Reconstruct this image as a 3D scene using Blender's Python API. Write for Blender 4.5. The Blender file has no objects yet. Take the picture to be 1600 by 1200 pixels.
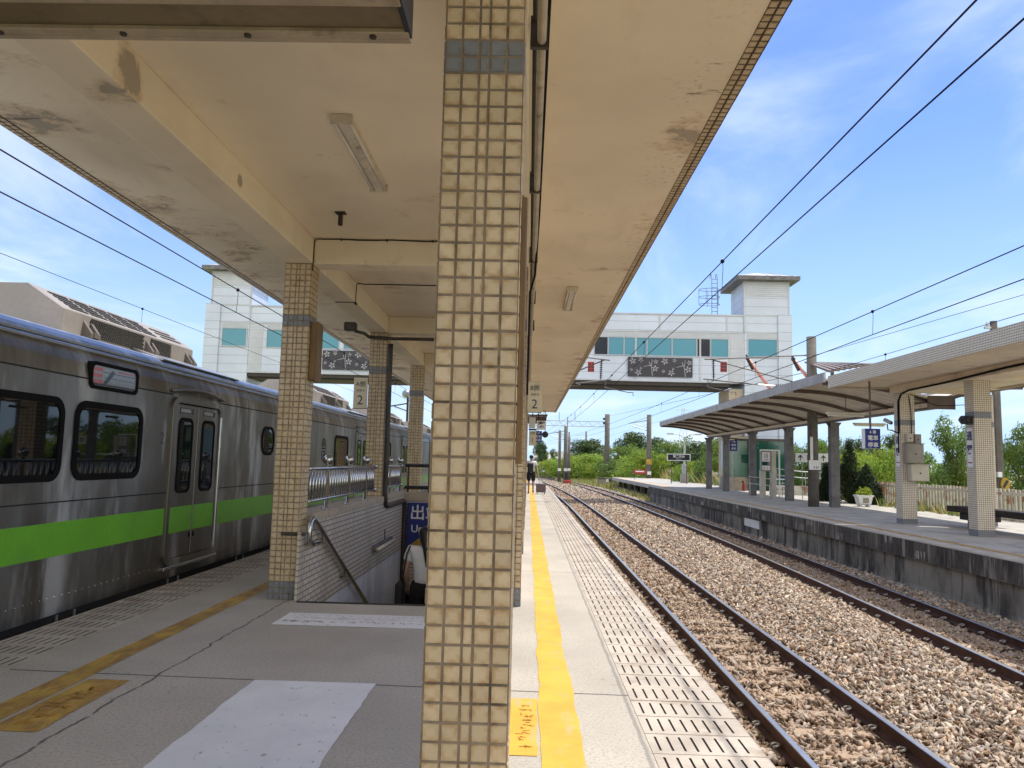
import bpy, math, random
import numpy as np
from mathutils import Vector, Matrix
R_ = math.radians
random.seed(7); RNG = np.random.default_rng(7)
scene = bpy.context.scene
COL = scene.collection
WL = {}

# ------------------------------------------------------------------ mesh collector
class MB:
    def __init__(s): s.v = []; s.f = []; s.m = []; s.cur = 0
    def add(s, vs, fs, m=None):
        b = len(s.v); s.v += [tuple(p) for p in vs]
        s.f += [tuple(b + i for i in f) for f in fs]; s.m += [s.cur if m is None else m] * len(fs)
        return s
    def box(s, x0, x1, y0, y1, z0, z1, m=None):
        vs = [(x0,y0,z0),(x1,y0,z0),(x1,y1,z0),(x0,y1,z0),(x0,y0,z1),(x1,y0,z1),(x1,y1,z1),(x0,y1,z1)]
        return s.add(vs, [(0,3,2,1),(4,5,6,7),(0,1,5,4),(1,2,6,5),(2,3,7,6),(3,0,4,7)], m)
    def obox(s, c, sz, ax, m=None):          # box centred on c, half sizes sz along axes ax
        ax = [Vector(a).normalized() for a in ax]; c = Vector(c); vs = []
        for k in (-1, 1):
            for i, j in ((-1,-1),(1,-1),(1,1),(-1,1)):
                vs.append(c + ax[0]*i*sz[0] + ax[1]*j*sz[1] + ax[2]*k*sz[2])
        return s.add(vs, [(0,3,2,1),(4,5,6,7),(0,1,5,4),(1,2,6,5),(2,3,7,6),(3,0,4,7)], m)
    def poly(s, pts, m=None): return s.add(pts, [tuple(range(len(pts)))], m)
    def tube(s, pts, r, n=8, m=None, caps=True):
        pts = [Vector(p) for p in pts]; rs = r if isinstance(r, (list, tuple)) else [r]*len(pts)
        vs = []; prev = None
        for i, p in enumerate(pts):
            a = pts[max(i-1, 0)]; b = pts[min(i+1, len(pts)-1)]; t = (b - a).normalized()
            if prev is None:
                u = t.orthogonal().normalized()
            else:
                u = (prev - t*prev.dot(t)); u = u.normalized() if u.length > 1e-6 else t.orthogonal().normalized()
            prev = u; w = t.cross(u)
            for k in range(n):
                q = 2*math.pi*k/n; vs.append(p + (u*math.cos(q) + w*math.sin(q))*rs[i])
        fs = []
        for i in range(len(pts)-1):
            for k in range(n):
                fs.append((i*n+k, i*n+(k+1) % n, (i+1)*n+(k+1) % n, (i+1)*n+k))
        if caps: fs += [tuple(reversed(range(n))), tuple((len(pts)-1)*n+k for k in range(n))]
        return s.add(vs, fs, m)
    def ball(s, c, r, nu=12, nv=8, m=None, sc=(1,1,1)):
        vs = [(c[0],c[1],c[2]-r*sc[2])]
        for j in range(1, nv):
            a = -math.pi/2 + math.pi*j/nv
            for i in range(nu):
                q = 2*math.pi*i/nu
                vs.append((c[0]+r*sc[0]*math.cos(a)*math.cos(q), c[1]+r*sc[1]*math.cos(a)*math.sin(q), c[2]+r*sc[2]*math.sin(a)))
        vs.append((c[0],c[1],c[2]+r*sc[2])); fs = []
        for i in range(nu): fs.append((0, 1+(i+1) % nu, 1+i))
        for j in range(nv-2):
            for i in range(nu):
                a = 1+j*nu; fs.append((a+i, a+(i+1) % nu, a+nu+(i+1) % nu, a+nu+i))
        e = len(vs)-1; a = 1+(nv-2)*nu
        for i in range(nu): fs.append((a+i, a+(i+1) % nu, e))
        return s.add(vs, fs, m)
    def prism(s, pts, axis, a0, a1, m=None):   # 2-D outline pushed along an axis
        def P(p, a):
            return (a, p[0], p[1]) if axis == 'x' else (p[0], a, p[1]) if axis == 'y' else (p[0], p[1], a)
        n = len(pts); vs = [P(p, a0) for p in pts] + [P(p, a1) for p in pts]
        fs = [tuple(reversed(range(n))), tuple(range(n, 2*n))] + [(i, (i+1) % n, n+(i+1) % n, n+i) for i in range(n)]
        return s.add(vs, fs, m)
    def ring(s, po, pi, axis, a0, a1, m=None):
        def P(p, a):
            return (a, p[0], p[1]) if axis == 'x' else (p[0], a, p[1]) if axis == 'y' else (p[0], p[1], a)
        n = len(po); vs = [P(p, a0) for p in po]+[P(p, a0) for p in pi]+[P(p, a1) for p in po]+[P(p, a1) for p in pi]; fs = []
        for i in range(n):
            j = (i+1) % n
            fs += [(i, n+i, n+j, j), (2*n+i, 2*n+j, 3*n+j, 3*n+i), (i, j, 2*n+j, 2*n+i), (n+j, n+i, 3*n+i, 3*n+j)]
        return s.add(vs, fs, m)
    def lathe(s, prof, c, n=16, m=None):
        vs = []; fs = []
        for r, z in prof:
            for k in range(n):
                q = 2*math.pi*k/n; vs.append((c[0]+r*math.cos(q), c[1]+r*math.sin(q), c[2]+z))
        for i in range(len(prof)-1):
            for k in range(n): fs.append((i*n+k, i*n+(k+1) % n, (i+1)*n+(k+1) % n, (i+1)*n+k))
        fs += [tuple(reversed(range(n))), tuple((len(prof)-1)*n+k for k in range(n))]
        return s.add(vs, fs, m)
    def sweep(s, prof, path, closed=True, m=None, ms=None):   # profile (offset x, z) along path of (x,y,z) ; horizontal normals
        n = len(prof); vs = []; fs = []; mm = []
        for i, p in enumerate(path):
            a = path[max(i-1, 0)]; b = path[min(i+1, len(path)-1)]
            t = Vector((b[0]-a[0], b[1]-a[1], 0)).normalized(); nx = Vector((t.y, -t.x, 0))
            for q in prof: vs.append((p[0]+nx.x*q[0], p[1]+nx.y*q[0], p[2]+q[1]))
        base = len(s.v)
        for i in range(len(path)-1):
            for k in range(n if closed else n-1):
                fs.append((i*n+k, i*n+(k+1) % n, (i+1)*n+(k+1) % n, (i+1)*n+k)); mm.append((ms[k] if ms else (m if m is not None else s.cur)))
        if closed:
            fs += [tuple(range(n)), tuple(reversed([(len(path)-1)*n+k for k in range(n)]))]; mm += [mm[0], mm[0]]
        s.v += vs; s.f += [tuple(base+i for i in f) for f in fs]; s.m += mm
        return s

def link(o, parent, c):
    COL.objects.link(o); c = Vector(c)
    if parent is not None:
        o.parent = parent; o.location = c - WL[parent]
    else: o.location = c
    WL[o] = c
def build(mb, name, mats, parent=None, bev=0, smooth=False, label=None, uv=True):
    if not isinstance(mats, (list, tuple)): mats = [mats]
    vs = np.array(mb.v, dtype=float); c = (vs.min(0)+vs.max(0))/2
    me = bpy.data.meshes.new(name); me.from_pydata((vs-c).tolist(), [], mb.f)
    for m in mats: me.materials.append(m)
    if len(mats) > 1: me.polygons.foreach_set('material_index', mb.m)
    if uv:
        nl = len(me.loops); nf = len(me.polygons)
        nr = np.zeros(nf*3); me.polygons.foreach_get('normal', nr); nr = np.abs(nr.reshape(-1, 3)); ax = nr.argmax(1)
        tot = np.zeros(nf, dtype=int); me.polygons.foreach_get('loop_total', tot)
        lv = np.zeros(nl, dtype=int); me.loops.foreach_get('vertex_index', lv)
        la = np.repeat(ax, tot); P = vs[lv]
        U = np.where(la == 0, P[:, 1], P[:, 0]); V = np.where(la == 2, P[:, 1], P[:, 2])
        l = me.uv_layers.new(name='UVMap'); l.data.foreach_set('uv', np.stack([U, V], 1).ravel())
    if smooth: me.polygons.foreach_set('use_smooth', [True]*len(me.polygons))
    me.update()
    o = bpy.data.objects.new(name, me); link(o, parent, c)
    if bev:
        b = o.modifiers.new('Bevel', 'BEVEL'); b.width = bev; b.segments = 2; b.limit_method = 'ANGLE'; b.angle_limit = R_(35)
    if label: o['label'] = label
    return o
def thing(name, label, cat, loc, group=None):
    o = bpy.data.objects.new(name, None); o.empty_display_size = .1; link(o, None, loc)
    o['label'] = label; o['category'] = cat
    if group: o['group'] = group
    return o
def tag(o, label, cat, group=None):
    o['label'] = label; o['category'] = cat
    if group: o['group'] = group
    return o
def struct(o, kind='structure', label=None, cat=None):
    o['kind'] = kind
    if label: o['label'] = label
    if cat: o['category'] = cat
    return o
def dup(o, off=(0,0,0), label=None, parent=None, scale=None, rz=None):
    c = o.copy(); COL.objects.link(c); WL[c] = WL[o] + Vector(off)
    if parent is not None: c.parent = parent; c.location = WL[c] - WL[parent]
    elif o.parent is None: c.location = o.location + Vector(off)
    if label: c['label'] = label
    if scale: c.scale = scale
    if rz is not None: c.rotation_euler.z = rz
    for ch in o.children:
        d = ch.copy(); COL.objects.link(d); d.parent = c; WL[d] = WL[ch] + Vector(off)
        for g in ch.children:
            e = g.copy(); COL.objects.link(e); e.parent = d; WL[e] = WL[g] + Vector(off)
    return c
def text(s, size, pos, r, u, mat, name, parent, ext=.002, align='CENTER', sx=1.0, bold=0.0, label=None):
    cu = bpy.data.curves.new('lettering', 'FONT'); cu.body = s; cu.size = size; cu.extrude = ext; cu.offset = bold
    cu.align_x = align; cu.align_y = 'CENTER'; cu.resolution_u = 3
    t = bpy.data.objects.new('lettering', cu); COL.objects.link(t)
    dg = bpy.context.evaluated_depsgraph_get(); me = bpy.data.meshes.new_from_object(t.evaluated_get(dg))
    bpy.data.objects.remove(t); bpy.data.curves.remove(cu)
    r = Vector(r).normalized(); u = Vector(u).normalized(); n = r.cross(u)
    M = Matrix(((r.x*sx, u.x, n.x, 0), (r.y*sx, u.y, n.y, 0), (r.z*sx, u.z, n.z, 0), (0,0,0,1)))
    me.transform(M); me.materials.clear(); me.materials.append(mat); me.name = name
    o = bpy.data.objects.new(name, me); link(o, parent, pos)
    if label: o['label'] = label
    return o
def rrect(cy, cz, w, h, r, n=5):
    pts = []
    for sx, sz, a0 in ((1,1,0),(-1,1,90),(-1,-1,180),(1,-1,270)):
        for k in range(n+1):
            a = R_(a0 + 90*k/n); pts.append((cy+sx*(w/2-r)+r*math.cos(a), cz+sz*(h/2-r)+r*math.sin(a)))
    return pts

# ------------------------------------------------------------------ materials
class NT:
    def __init__(s, name):
        s.mat = bpy.data.materials.new(name); s.mat.use_nodes = True
        s.t = s.mat.node_tree; s.n = s.t.nodes; s.l = s.t.links; s.b = s.n['Principled BSDF']
    def new(s, ty, **kw):
        o = s.n.new(ty)
        for k, v in kw.items(): setattr(o, k, v)
        return o
    def set(s, inp, v):
        if isinstance(v, bpy.types.NodeSocket): s.l.new(v, inp)
        elif isinstance(v, (tuple, list)) and len(v) == 3 and inp.type == 'RGBA': inp.default_value = (*v, 1)
        else: inp.default_value = v
    def math(s, op, a, b=0.0, c=0.0):
        o = s.new('ShaderNodeMath', operation=op); s.set(o.inputs[0], a); s.set(o.inputs[1], b); s.set(o.inputs[2], c); return o.outputs[0]
    def mix(s, f, a, b, blend='MIX'):
        o = s.new('ShaderNodeMix', data_type='RGBA', blend_type=blend); s.set(o.inputs[0], f); s.set(o.inputs[6], a); s.set(o.inputs[7], b); return o.outputs[2]
    def ramp(s, f, lo, hi):
        o = s.new('ShaderNodeMapRange', interpolation_type='SMOOTHSTEP'); s.set(o.inputs[0], f); o.inputs[1].default_value = lo; o.inputs[2].default_value = hi; return o.outputs[0]
    def pos(s): return s.new('ShaderNodeNewGeometry').outputs['Position']
    def obj(s):
        tc = s.new('ShaderNodeTexCoord').outputs['Object']; ri = s.new('ShaderNodeObjectInfo').outputs['Random']
        o = s.new('ShaderNodeVectorMath', operation='ADD'); s.l.new(tc, o.inputs[0])
        cm = s.new('ShaderNodeCombineXYZ'); m = s.math('MULTIPLY', ri, 37.0); s.l.new(m, cm.inputs[0]); s.l.new(m, cm.inputs[1]); s.l.new(cm.outputs[0], o.inputs[1])
        return o.outputs[0]
    def uv(s): return s.new('ShaderNodeTexCoord').outputs['UV']
    def scale(s, v, k):
        o = s.new('ShaderNodeVectorMath', operation='MULTIPLY'); s.l.new(v, o.inputs[0]); o.inputs[1].default_value = k; return o.outputs[0]
    def noise(s, v, sc, det=4.0, rough=.55, out=0):
        o = s.new('ShaderNodeTexNoise'); s.l.new(v, o.inputs['Vector']); o.inputs['Scale'].default_value = sc
        o.inputs['Detail'].default_value = det; o.inputs['Roughness'].default_value = rough; return o.outputs[out]
    def sep(s, v):
        o = s.new('ShaderNodeSeparateXYZ'); s.l.new(v, o.inputs[0]); return o.outputs
    def bump(s, h, strength=.3, dist=.01):
        o = s.new('ShaderNodeBump'); s.set(o.inputs['Height'], h); o.inputs['Strength'].default_value = strength; o.inputs['Distance'].default_value = dist
        s.l.new(o.outputs[0], s.b.inputs['Normal'])
    def fin(s, col, rough=.6, metal=0.0, spec=None):
        s.set(s.b.inputs['Base Color'], col); s.set(s.b.inputs['Roughness'], rough); s.set(s.b.inputs['Metallic'], metal)
        if spec is not None: s.b.inputs['Specular IOR Level'].default_value = spec
        return s.mat
def vary(n, v, col, amt=.18, sc=3.0, det=5):
    f = n.noise(v, sc, det); a = tuple(c*(1-amt) for c in col); b = tuple(min(1, c*(1+amt)) for c in col)
    return n.mix(n.ramp(f, .3, .7), a, b)
def plain(name, col, rough=.6, metal=0.0, amt=.15, sc=4.0, stain=None, bump=0, bsc=60, coord='obj', spec=None):
    n = NT(name); v = n.obj() if coord == 'obj' else n.pos(); c = vary(n, v, col, amt, sc)
    fine = n.noise(v, sc*12, 3); c = n.mix(n.math('MULTIPLY', n.ramp(fine, .35, .7), .25), c, tuple(x*.7 for x in col))
    r = rough
    if stain:
        scol, ssc, lo, hi = stain; k = n.ramp(n.noise(v, ssc, 7, .65), lo, hi); c = n.mix(k, c, scol)
        r = n.math('ADD', n.math('MULTIPLY', k, .15), rough)
    if bump: n.bump(n.noise(v, bsc, 4), bump, .01)
    return n.fin(c, r, metal, spec)
def bricks(name, c1, c2, mort, w, h, ms=.006, off=.5, rough=.4, dirt=None, bump=.4, sx=1):
    n = NT(name); u = n.uv(); b = n.new('ShaderNodeTexBrick'); b.offset = off; n.l.new(u, b.inputs['Vector'])
    b.inputs['Scale'].default_value = 1; b.inputs['Mortar Size'].default_value = ms; b.inputs['Mortar Smooth'].default_value = .1
    b.inputs['Brick Width'].default_value = w; b.inputs['Row Height'].default_value = h; b.inputs['Bias'].default_value = 0
    n.set(b.inputs['Color1'], c1); n.set(b.inputs['Color2'], c2); n.set(b.inputs['Mortar'], mort); c = b.outputs[0]
    p = n.pos()
    if dirt: c = n.mix(n.math('MULTIPLY', n.ramp(n.noise(n.scale(p, (1.2, 1.2, .35)), 1.6, 6), .45, .75), .7), c, dirt)
    n.bump(n.math('SUBTRACT', 1.0, b.outputs['Fac']), bump, .004)
    return n.fin(c, n.math('ADD', n.math('MULTIPLY', b.outputs['Fac'], .4), rough))

M = {}
def mat_platform():
    n = NT('platform_concrete'); p = n.pos(); x, y, z = n.sep(p)
    c = vary(n, p, (.50, .455, .385), .13, .7, 6)
    sp = n.noise(p, 55, 2); c = n.mix(n.math('MULTIPLY', n.ramp(sp, .42, .7), .65), c, (.33, .295, .245))
    bl = n.ramp(n.noise(n.scale(p, (1, .6, 1)), 1.7, 7, .65), .5, .72); c = n.mix(n.math('MULTIPLY', bl, .35), c, (.36, .32, .265))
    wob = n.math('MULTIPLY', n.math('SUBTRACT', n.noise(p, 3, 5), .5), .12)
    # cross joints every 5.55 m, one long joint on the left, as scored lines in the slab
    yy = n.math('ADD', n.math('ADD', y, n.math('MULTIPLY', x, .035)), n.math('MULTIPLY', wob, .12))
    md = n.math('PINGPONG', n.math('SUBTRACT', yy, 5.215), 2.775)
    j1 = n.math('SUBTRACT', 1.0, n.ramp(md, .008, .013))
    dx = n.math('ABSOLUTE', n.math('ADD', n.math('ADD', x, 2.47), wob)); j2 = n.math('MULTIPLY', n.math('SUBTRACT', 1.0, n.ramp(dx, .003, .014)), n.ramp(n.noise(p, 9, 4), .3, .5))
    dx2 = n.math('ABSOLUTE', n.math('ADD', n.math('SUBTRACT', x, .655), n.math('MULTIPLY', wob, .25))); j3 = n.math('MULTIPLY', n.math('SUBTRACT', 1.0, n.ramp(dx2, .004, .02)), .5)
    hair = n.math('ABSOLUTE', n.math('SUBTRACT', n.noise(p, .9, 5, .6), .5)); j4 = n.math('MULTIPLY', n.math('MULTIPLY', n.math('SUBTRACT', 1.0, n.ramp(hair, .0, .0022)), n.ramp(n.noise(p, .5, 2), .55, .62)), .5)
    j = n.math('MAXIMUM', n.math('MAXIMUM', j1, j2), n.math('MAXIMUM', j3, j4))
    c = n.mix(n.math('MULTIPLY', j, .85), c, (.07, .062, .055)); n.bump(n.math('SUBTRACT', n.noise(p, 90, 3), n.math('MULTIPLY', j, 1.5)), .35, .006)
    return n.fin(c, .8)
M['plat'] = mat_platform()
M['slab'] = plain('edge_tile_concrete', (.52, .455, .375), .75, 0, .16, 3, ((.30, .22, .16), 2.2, .5, .75), .2, 120, 'pos')
M['slot'] = plain('slot_dark', (.035, .03, .028), .95, 0, .2, 5, None, 0, 60, 'pos')  # near-black colour of the slot faces and the stair lip
def mat_paint(name, col, wear, lo, hi, amt=.12, sc=9, st=.35):
    n = NT(name); p = n.pos(); c = vary(n, p, col, amt, 2.5, 6)
    w1 = n.ramp(n.noise(n.scale(p, (1, st, 1)), sc, 8, .7), lo, hi); w2 = n.ramp(n.noise(p, 70, 4, .7), .58, .72)
    c = n.mix(n.math('MULTIPLY', n.math('ADD', w1, n.math('MULTIPLY', w2, .3)), .85), c, wear); n.bump(n.noise(p, 100, 3), .25, .004)
    return n.fin(c, .6)
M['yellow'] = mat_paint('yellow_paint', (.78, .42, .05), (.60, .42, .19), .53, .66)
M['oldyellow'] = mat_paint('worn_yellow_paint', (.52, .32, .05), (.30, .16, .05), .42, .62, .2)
M['whitepaint'] = mat_paint('white_paint', (.84, .84, .83), (.42, .36, .30), .60, .67, .05, 22, .6)
M['redtext'] = plain('faded_red_lettering', (.50, .36, .33), .7)
M['worntext'] = plain('worn_lettering', (.56, .29, .04), .7)
def mat_ceiling():
    n = NT('ceiling_paint'); p = n.pos(); x, y, z = n.sep(p)
    c = vary(n, p, (.86, .76, .585), .08, .6, 5)
    w = n.ramp(n.noise(n.scale(p, (1, .35, 1)), 1.3, 8, .62), .52, .72); c = n.mix(n.math('MULTIPLY', w, .4), c, (.62, .50, .34))
    edge = n.ramp(n.math('MULTIPLY', x, -1), 2.75, 3.5); edr = n.ramp(x, .75, 1.15)
    k = n.math('ADD', n.noise(n.scale(p, (.8, .9, 1)), 1.6, 9, .66), n.math('ADD', n.math('MULTIPLY', edge, .13), n.math('MULTIPLY', edr, .09)))
    for P0, rr in (((-2.42, 4.25, 3.66), .34), ((-1.95, 4.05, 3.87), .22), ((-2.39, 6.0, 3.72), .10)):
        dd = n.new('ShaderNodeVectorMath', operation='DISTANCE'); n.l.new(p, dd.inputs[0]); dd.inputs[1].default_value = P0
        k = n.math('ADD', k, n.math('MULTIPLY', n.math('SUBTRACT', 1.0, n.ramp(dd.outputs[1], rr*.15, rr)), .24))
    k = n.math('ADD', k, n.math('MULTIPLY', n.math('SUBTRACT', n.noise(n.scale(p, (1, 1, .4)), 16, 6, .7), .5), .16)); m = n.ramp(k, .69, .715); c = n.mix(n.ramp(k, .60, .70), c, (.70, .57, .40)); c = n.mix(n.math('MULTIPLY', m, .85), c, (.40, .35, .285))
    sk = n.math('MULTIPLY', n.ramp(n.noise(p, 22, 5, .7), .55, .66), n.math('MULTIPLY', n.math('MAXIMUM', edr, n.math('MULTIPLY', edge, .7)), n.ramp(n.noise(p, 1.4, 4), .42, .62))); c = n.mix(n.math('MULTIPLY', sk, .75), c, (.20, .155, .11))
    d = n.ramp(n.math('ADD', n.noise(n.scale(p, (.55, 3.2, 1)), 2.6, 9, .68), n.math('MULTIPLY', n.math('ADD', edge, edr), .07)), .70, .74); c = n.mix(n.math('MULTIPLY', d, .8), c, (.17, .135, .10))
    n.bump(n.math('SUBTRACT', n.noise(p, 14, 5), n.math('MULTIPLY', m, 1.2)), .3, .006)
    return n.fin(c, .75)
M['ceil'] = mat_ceiling()
def mat_tile(name, col, stain, amt=.12, edge=1.0):
    n = NT(name); v = n.obj(); a = n.new('ShaderNodeAttribute', attribute_name='tile'); rnd = a.outputs['Fac']
    u = n.uv(); ux, uy, uz = n.sep(u)
    c = n.mix(rnd, tuple(k*(1-amt) for k in col), tuple(min(1, k*(1+amt)) for k in col))
    d = n.math('MAXIMUM', n.math('ABSOLUTE', n.math('SUBTRACT', ux, .5)), n.math('ABSOLUTE', n.math('SUBTRACT', uy, .5)))
    g = n.ramp(d, .12, .48); ns = n.ramp(n.noise(v, 19, 5, .6), .36, .68)
    low = n.math('MULTIPLY', g, ns); blot = n.ramp(n.noise(v, 7, 6, .65), .5, .8)
    k = n.math('MINIMUM', 1.0, n.math('MULTIPLY', n.math('ADD', n.math('MULTIPLY', low, .8), n.math('MULTIPLY', blot, .45)), edge)); c = n.mix(k, c, stain)
    sp = n.ramp(n.noise(v, 130, 2), .72, .78); c = n.mix(n.math('MULTIPLY', sp, .6), c, (.10, .07, .04))
    n.bump(n.noise(v, 40, 3), .08, .004)
    return n.fin(c, n.math('ADD', .28, n.math('MULTIPLY', ns, .2)))
M['tile'] = mat_tile('cream_tile', (.56, .455, .295), (.36, .22, .085), .11, 1.0)
M['greytile'] = mat_tile('grey_tile', (.20, .22, .24), (.15, .145, .14))
M['edgegrout'] = plain('dark_grout', (.065, .05, .04), .9)
M['grout'] = plain('grout', (.23, .185, .135), .9, 0, .25, 8, ((.09, .07, .055), 6, .5, .7))
M['brick'] = bricks('stairwell_brick_tile', (.66, .60, .51), (.58, .52, .43), (.22, .18, .14), .2, .062, .007, .5, .35, (.34, .28, .2))
M['whitetile'] = bricks('white_wall_tile', (.82, .83, .84), (.77, .78, .80), (.40, .38, .36), .30, .2, .005, 0, .22, (.50, .48, .44))
M['coping'] = plain('coping_concrete', (.46, .38, .28), .8, 0, .2, 3, ((.22, .16, .11), 3, .5, .72), .3, 50)
def mat_steel(name, tint, dark, rough, k=1.0):
    n = NT(name); p = n.pos(); s = n.scale(p, (1, 1.0, .30))
    a = n.ramp(n.noise(s, 1.1, 6, .62), .38, .62); b = n.ramp(n.noise(n.scale(p, (1, 1.4, .33)), 1.3, 8, .64), .50, .66)
    c = n.mix(a, dark, tint); c = n.mix(n.math('MULTIPLY', b, .75*k), c, tuple(min(1, t*2.1) for t in tint))
    br = n.noise(n.scale(p, (1, 1.5, 90)), 2.0, 3); r = n.math('ADD', rough, n.math('ADD', n.math('MULTIPLY', b, .22*k), n.math('MULTIPLY', br, .06)))
    rip = n.noise(n.scale(p, (1, 1, 1.3)), 2.2, 2); n.bump(n.math('ADD', n.math('MULTIPLY', rip, 1.0), n.math('MULTIPLY', br, .02)), .05, .05)
    return n.fin(c, r, .85)
M['steel'] = mat_steel('weathered_stainless', (.37, .37, .36), (.20, .188, .165), .33)
M['roofsteel'] = mat_steel('bright_stainless', (.50, .50, .50), (.40, .40, .40), .30, .3)
M['doorsteel'] = mat_steel('door_stainless', (.30, .295, .28), (.21, .195, .17), .30)
M['bright'] = plain('polished_stainless', (.56, .56, .55), .24, 1.0, .08, 6)
M['green'] = plain('green_stripe_paint', (.17, .50, .035), .35, 0, .06, 2, ((.13, .36, .04), 1.2, .55, .8), 0, 60, 'pos')
M['rubber'] = plain('black_rubber', (.008, .008, .009), .7, 0, .2, 8, spec=.12)
def mat_glass(name, col, rough=.03, spec=.9):
    n = NT(name); n.b.inputs['IOR'].default_value = 1.5; n.b.inputs['Specular IOR Level'].default_value = spec; n.bump(n.noise(n.obj(), 1.5, 2), .02, .02); return n.fin(col, rough, 0, spec)
M['darkglass'] = mat_glass('tinted_glass', (.006, .007, .008), .02, .5); M['blueglass'] = mat_glass('teal_glass', (.085, .27, .34), .08, .5)
M['greenglass'] = mat_glass('green_glass', (.012, .07, .055), .05, .6); M['paleglass'] = mat_glass('pale_green_glass', (.10, .20, .15), .08, .6)
M['display'] = plain('display_glass', (.30, .33, .36), .08, 0, .05, 4); M['reflred'] = plain('reflection_red', (.60, .16, .18), .2); M['displaydark'] = plain('display_dark', (.05, .05, .06), .15)  # the red is for reflections painted on the display glass
M['acbeige'] = plain('ac_housing_paint', (.33, .30, .275), .6, 0, .1, 2, ((.28, .22, .18), 3, .58, .8)); M['acshade'] = plain('bracket_paint', (.17, .145, .125), .6); M['acdark'] = plain('vent_dark', (.03, .028, .025), .8)
M['under'] = plain('underframe_black', (.025, .023, .022), .8, 0, .3, 5)
M['iron'] = plain('dark_ironwork', (.06, .05, .042), .5, .3, .3, 6, ((.16, .08, .04), 8, .55, .75))
M['brownboard'] = plain('brown_board', (.19, .112, .035), .5, 0, .2, 3, ((.12, .06, .03), 4, .5, .75))
M['signbrown'] = plain('olive_brown_sheet', (.20, .155, .085), .55, 0, .15, 2, ((.09, .07, .045), 3, .5, .75)); M['flange'] = plain('dull_aluminium_flange', (.45, .38, .27), .5, .2, .15, 5, ((.2, .15, .1), 6, .55, .75))
M['lamp'] = plain('lamp_housing_white', (.66, .60, .48), .45, 0, .12, 7, ((.30, .22, .13), 9, .55, .75)); M['tube'] = plain('fluorescent_tube', (.80, .76, .66), .2, 0, .05, 5)
M['cream'] = plain('cream_sign_sheet', (.62, .55, .38), .35, .1, .1, 2, ((.42, .33, .18), 2.5, .5, .8)); M['ink'] = plain('dark_blue_ink', (.02, .03, .10), .5); M['black'] = plain('black_paint', (.014, .014, .016), .4, 0, .15, 5)
M['blue'] = plain('sign_blue', (.010, .022, .19), .35, 0, .08, 2); M['white'] = plain('white_paint_sheet', (.78, .78, .76), .4, 0, .06, 3, ((.5, .47, .42), 4, .6, .8)); M['arrow'] = plain('arrow_yellow', (.42, .26, .015), .4)
M['red'] = plain('sign_red', (.36, .03, .022), .5, 0, .1, 4); M['pink'] = plain('fishtail_pink_paint', (.62, .26, .20), .5, 0, .12, 5, ((.2, .1, .08), 4, .55, .75))
M['concpole'] = plain('concrete_pole', (.14, .125, .108), .85, 0, .2, 3, ((.11, .10, .09), 5, .5, .75), .3, 40); M['galv'] = plain('galvanised_steel', (.45, .46, .46), .4, .7, .15, 6); M['wire'] = plain('wire_dark', (.018, .016, .018), .9, 0, spec=.1); M['porcelain'] = plain('insulator_brown', (.045, .025, .022), .25)
M['railside'] = plain('rail_rust', (.075, .033, .020), .75, .2, .25, 5, ((.13, .06, .035), 9, .5, .75), .3, 60, 'pos'); M['railtop'] = plain('rail_polished', (.66, .63, .58), .32, 1.0, .1, 3, None, 0, 60, 'pos')
M['sleeper'] = plain('sleeper_concrete', (.40, .29, .195), .85, 0, .22, 4, ((.25, .16, .10), 4, .5, .72), .3, 50)
M['bed'] = plain('ballast_bed_dirt', (.14, .10, .07), .95, 0, .35, 6, ((.22, .165, .12), 14, .5, .62), 1.0, 30, 'pos')
def mat_stone():
    n = NT('ballast_stone'); a = n.new('ShaderNodeAttribute', attribute_name='tint').outputs['Color']; p = n.pos()
    f = n.noise(p, 60, 3); c = n.mix(n.math('MULTIPLY', n.ramp(f, .4, .75), .5), a, (.34, .26, .2)); return n.fin(c, .85)
M['stone'] = mat_stone()
def mat_wallfar():
    n = NT('old_platform_wall'); p = n.pos(); x, y, z = n.sep(p)
    u = n.uv(); b = n.new('ShaderNodeTexBrick'); b.offset = .35; n.l.new(u, b.inputs['Vector']); b.inputs['Scale'].default_value = 1
    b.inputs['Brick Width'].default_value = .42; b.inputs['Row Height'].default_value = .19; b.inputs['Mortar Size'].default_value = .012; b.inputs['Bias'].default_value = -.1
    n.set(b.inputs['Color1'], (0,0,0)); n.set(b.inputs['Color2'], (1,1,1)); n.set(b.inputs['Mortar'], (0,0,0))
    base = vary(n, n.scale(p, (1, 1, .5)), (.080, .072, .061), .5, 2.2, 7)
    st = n.ramp(n.noise(n.scale(p, (1, 3.2, .35)), 2.0, 7, .65), .52, .64); c = n.mix(n.math('MULTIPLY', st, .8), base, (.30, .27, .225))
    lo = n.ramp(n.math('MULTIPLY', z, -1), .36, .46); c2 = n.mix(n.math('MULTIPLY', n.ramp(n.noise(n.scale(p, (1, .8, .5)), 1.1, 6, .6), .38, .6), lo), c, (.27, .25, .21))
    up = n.math('MULTIPLY', n.math('SUBTRACT', 1.0, lo), n.math('MULTIPLY', n.ramp(b.outputs[0], .72, .9), n.ramp(n.noise(n.scale(p, (1, 9, 1.2)), 1.3, 5), .46, .56))); c3 = n.mix(n.math('MULTIPLY', up, .85), c2, (.46, .43, .37))
    dk = n.ramp(n.noise(n.scale(p, (1, 1.6, .28)), 1.3, 7, .62), .52, .62); c4 = n.mix(n.math('MULTIPLY', dk, .8), c3, (.025, .022, .02))
    n.bump(n.math('ADD', n.noise(p, 25, 6), n.math('MULTIPLY', b.outputs['Fac'], -.8)), .5, .015); return n.fin(c4, .9)
M['farwall'] = mat_wallfar()
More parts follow.
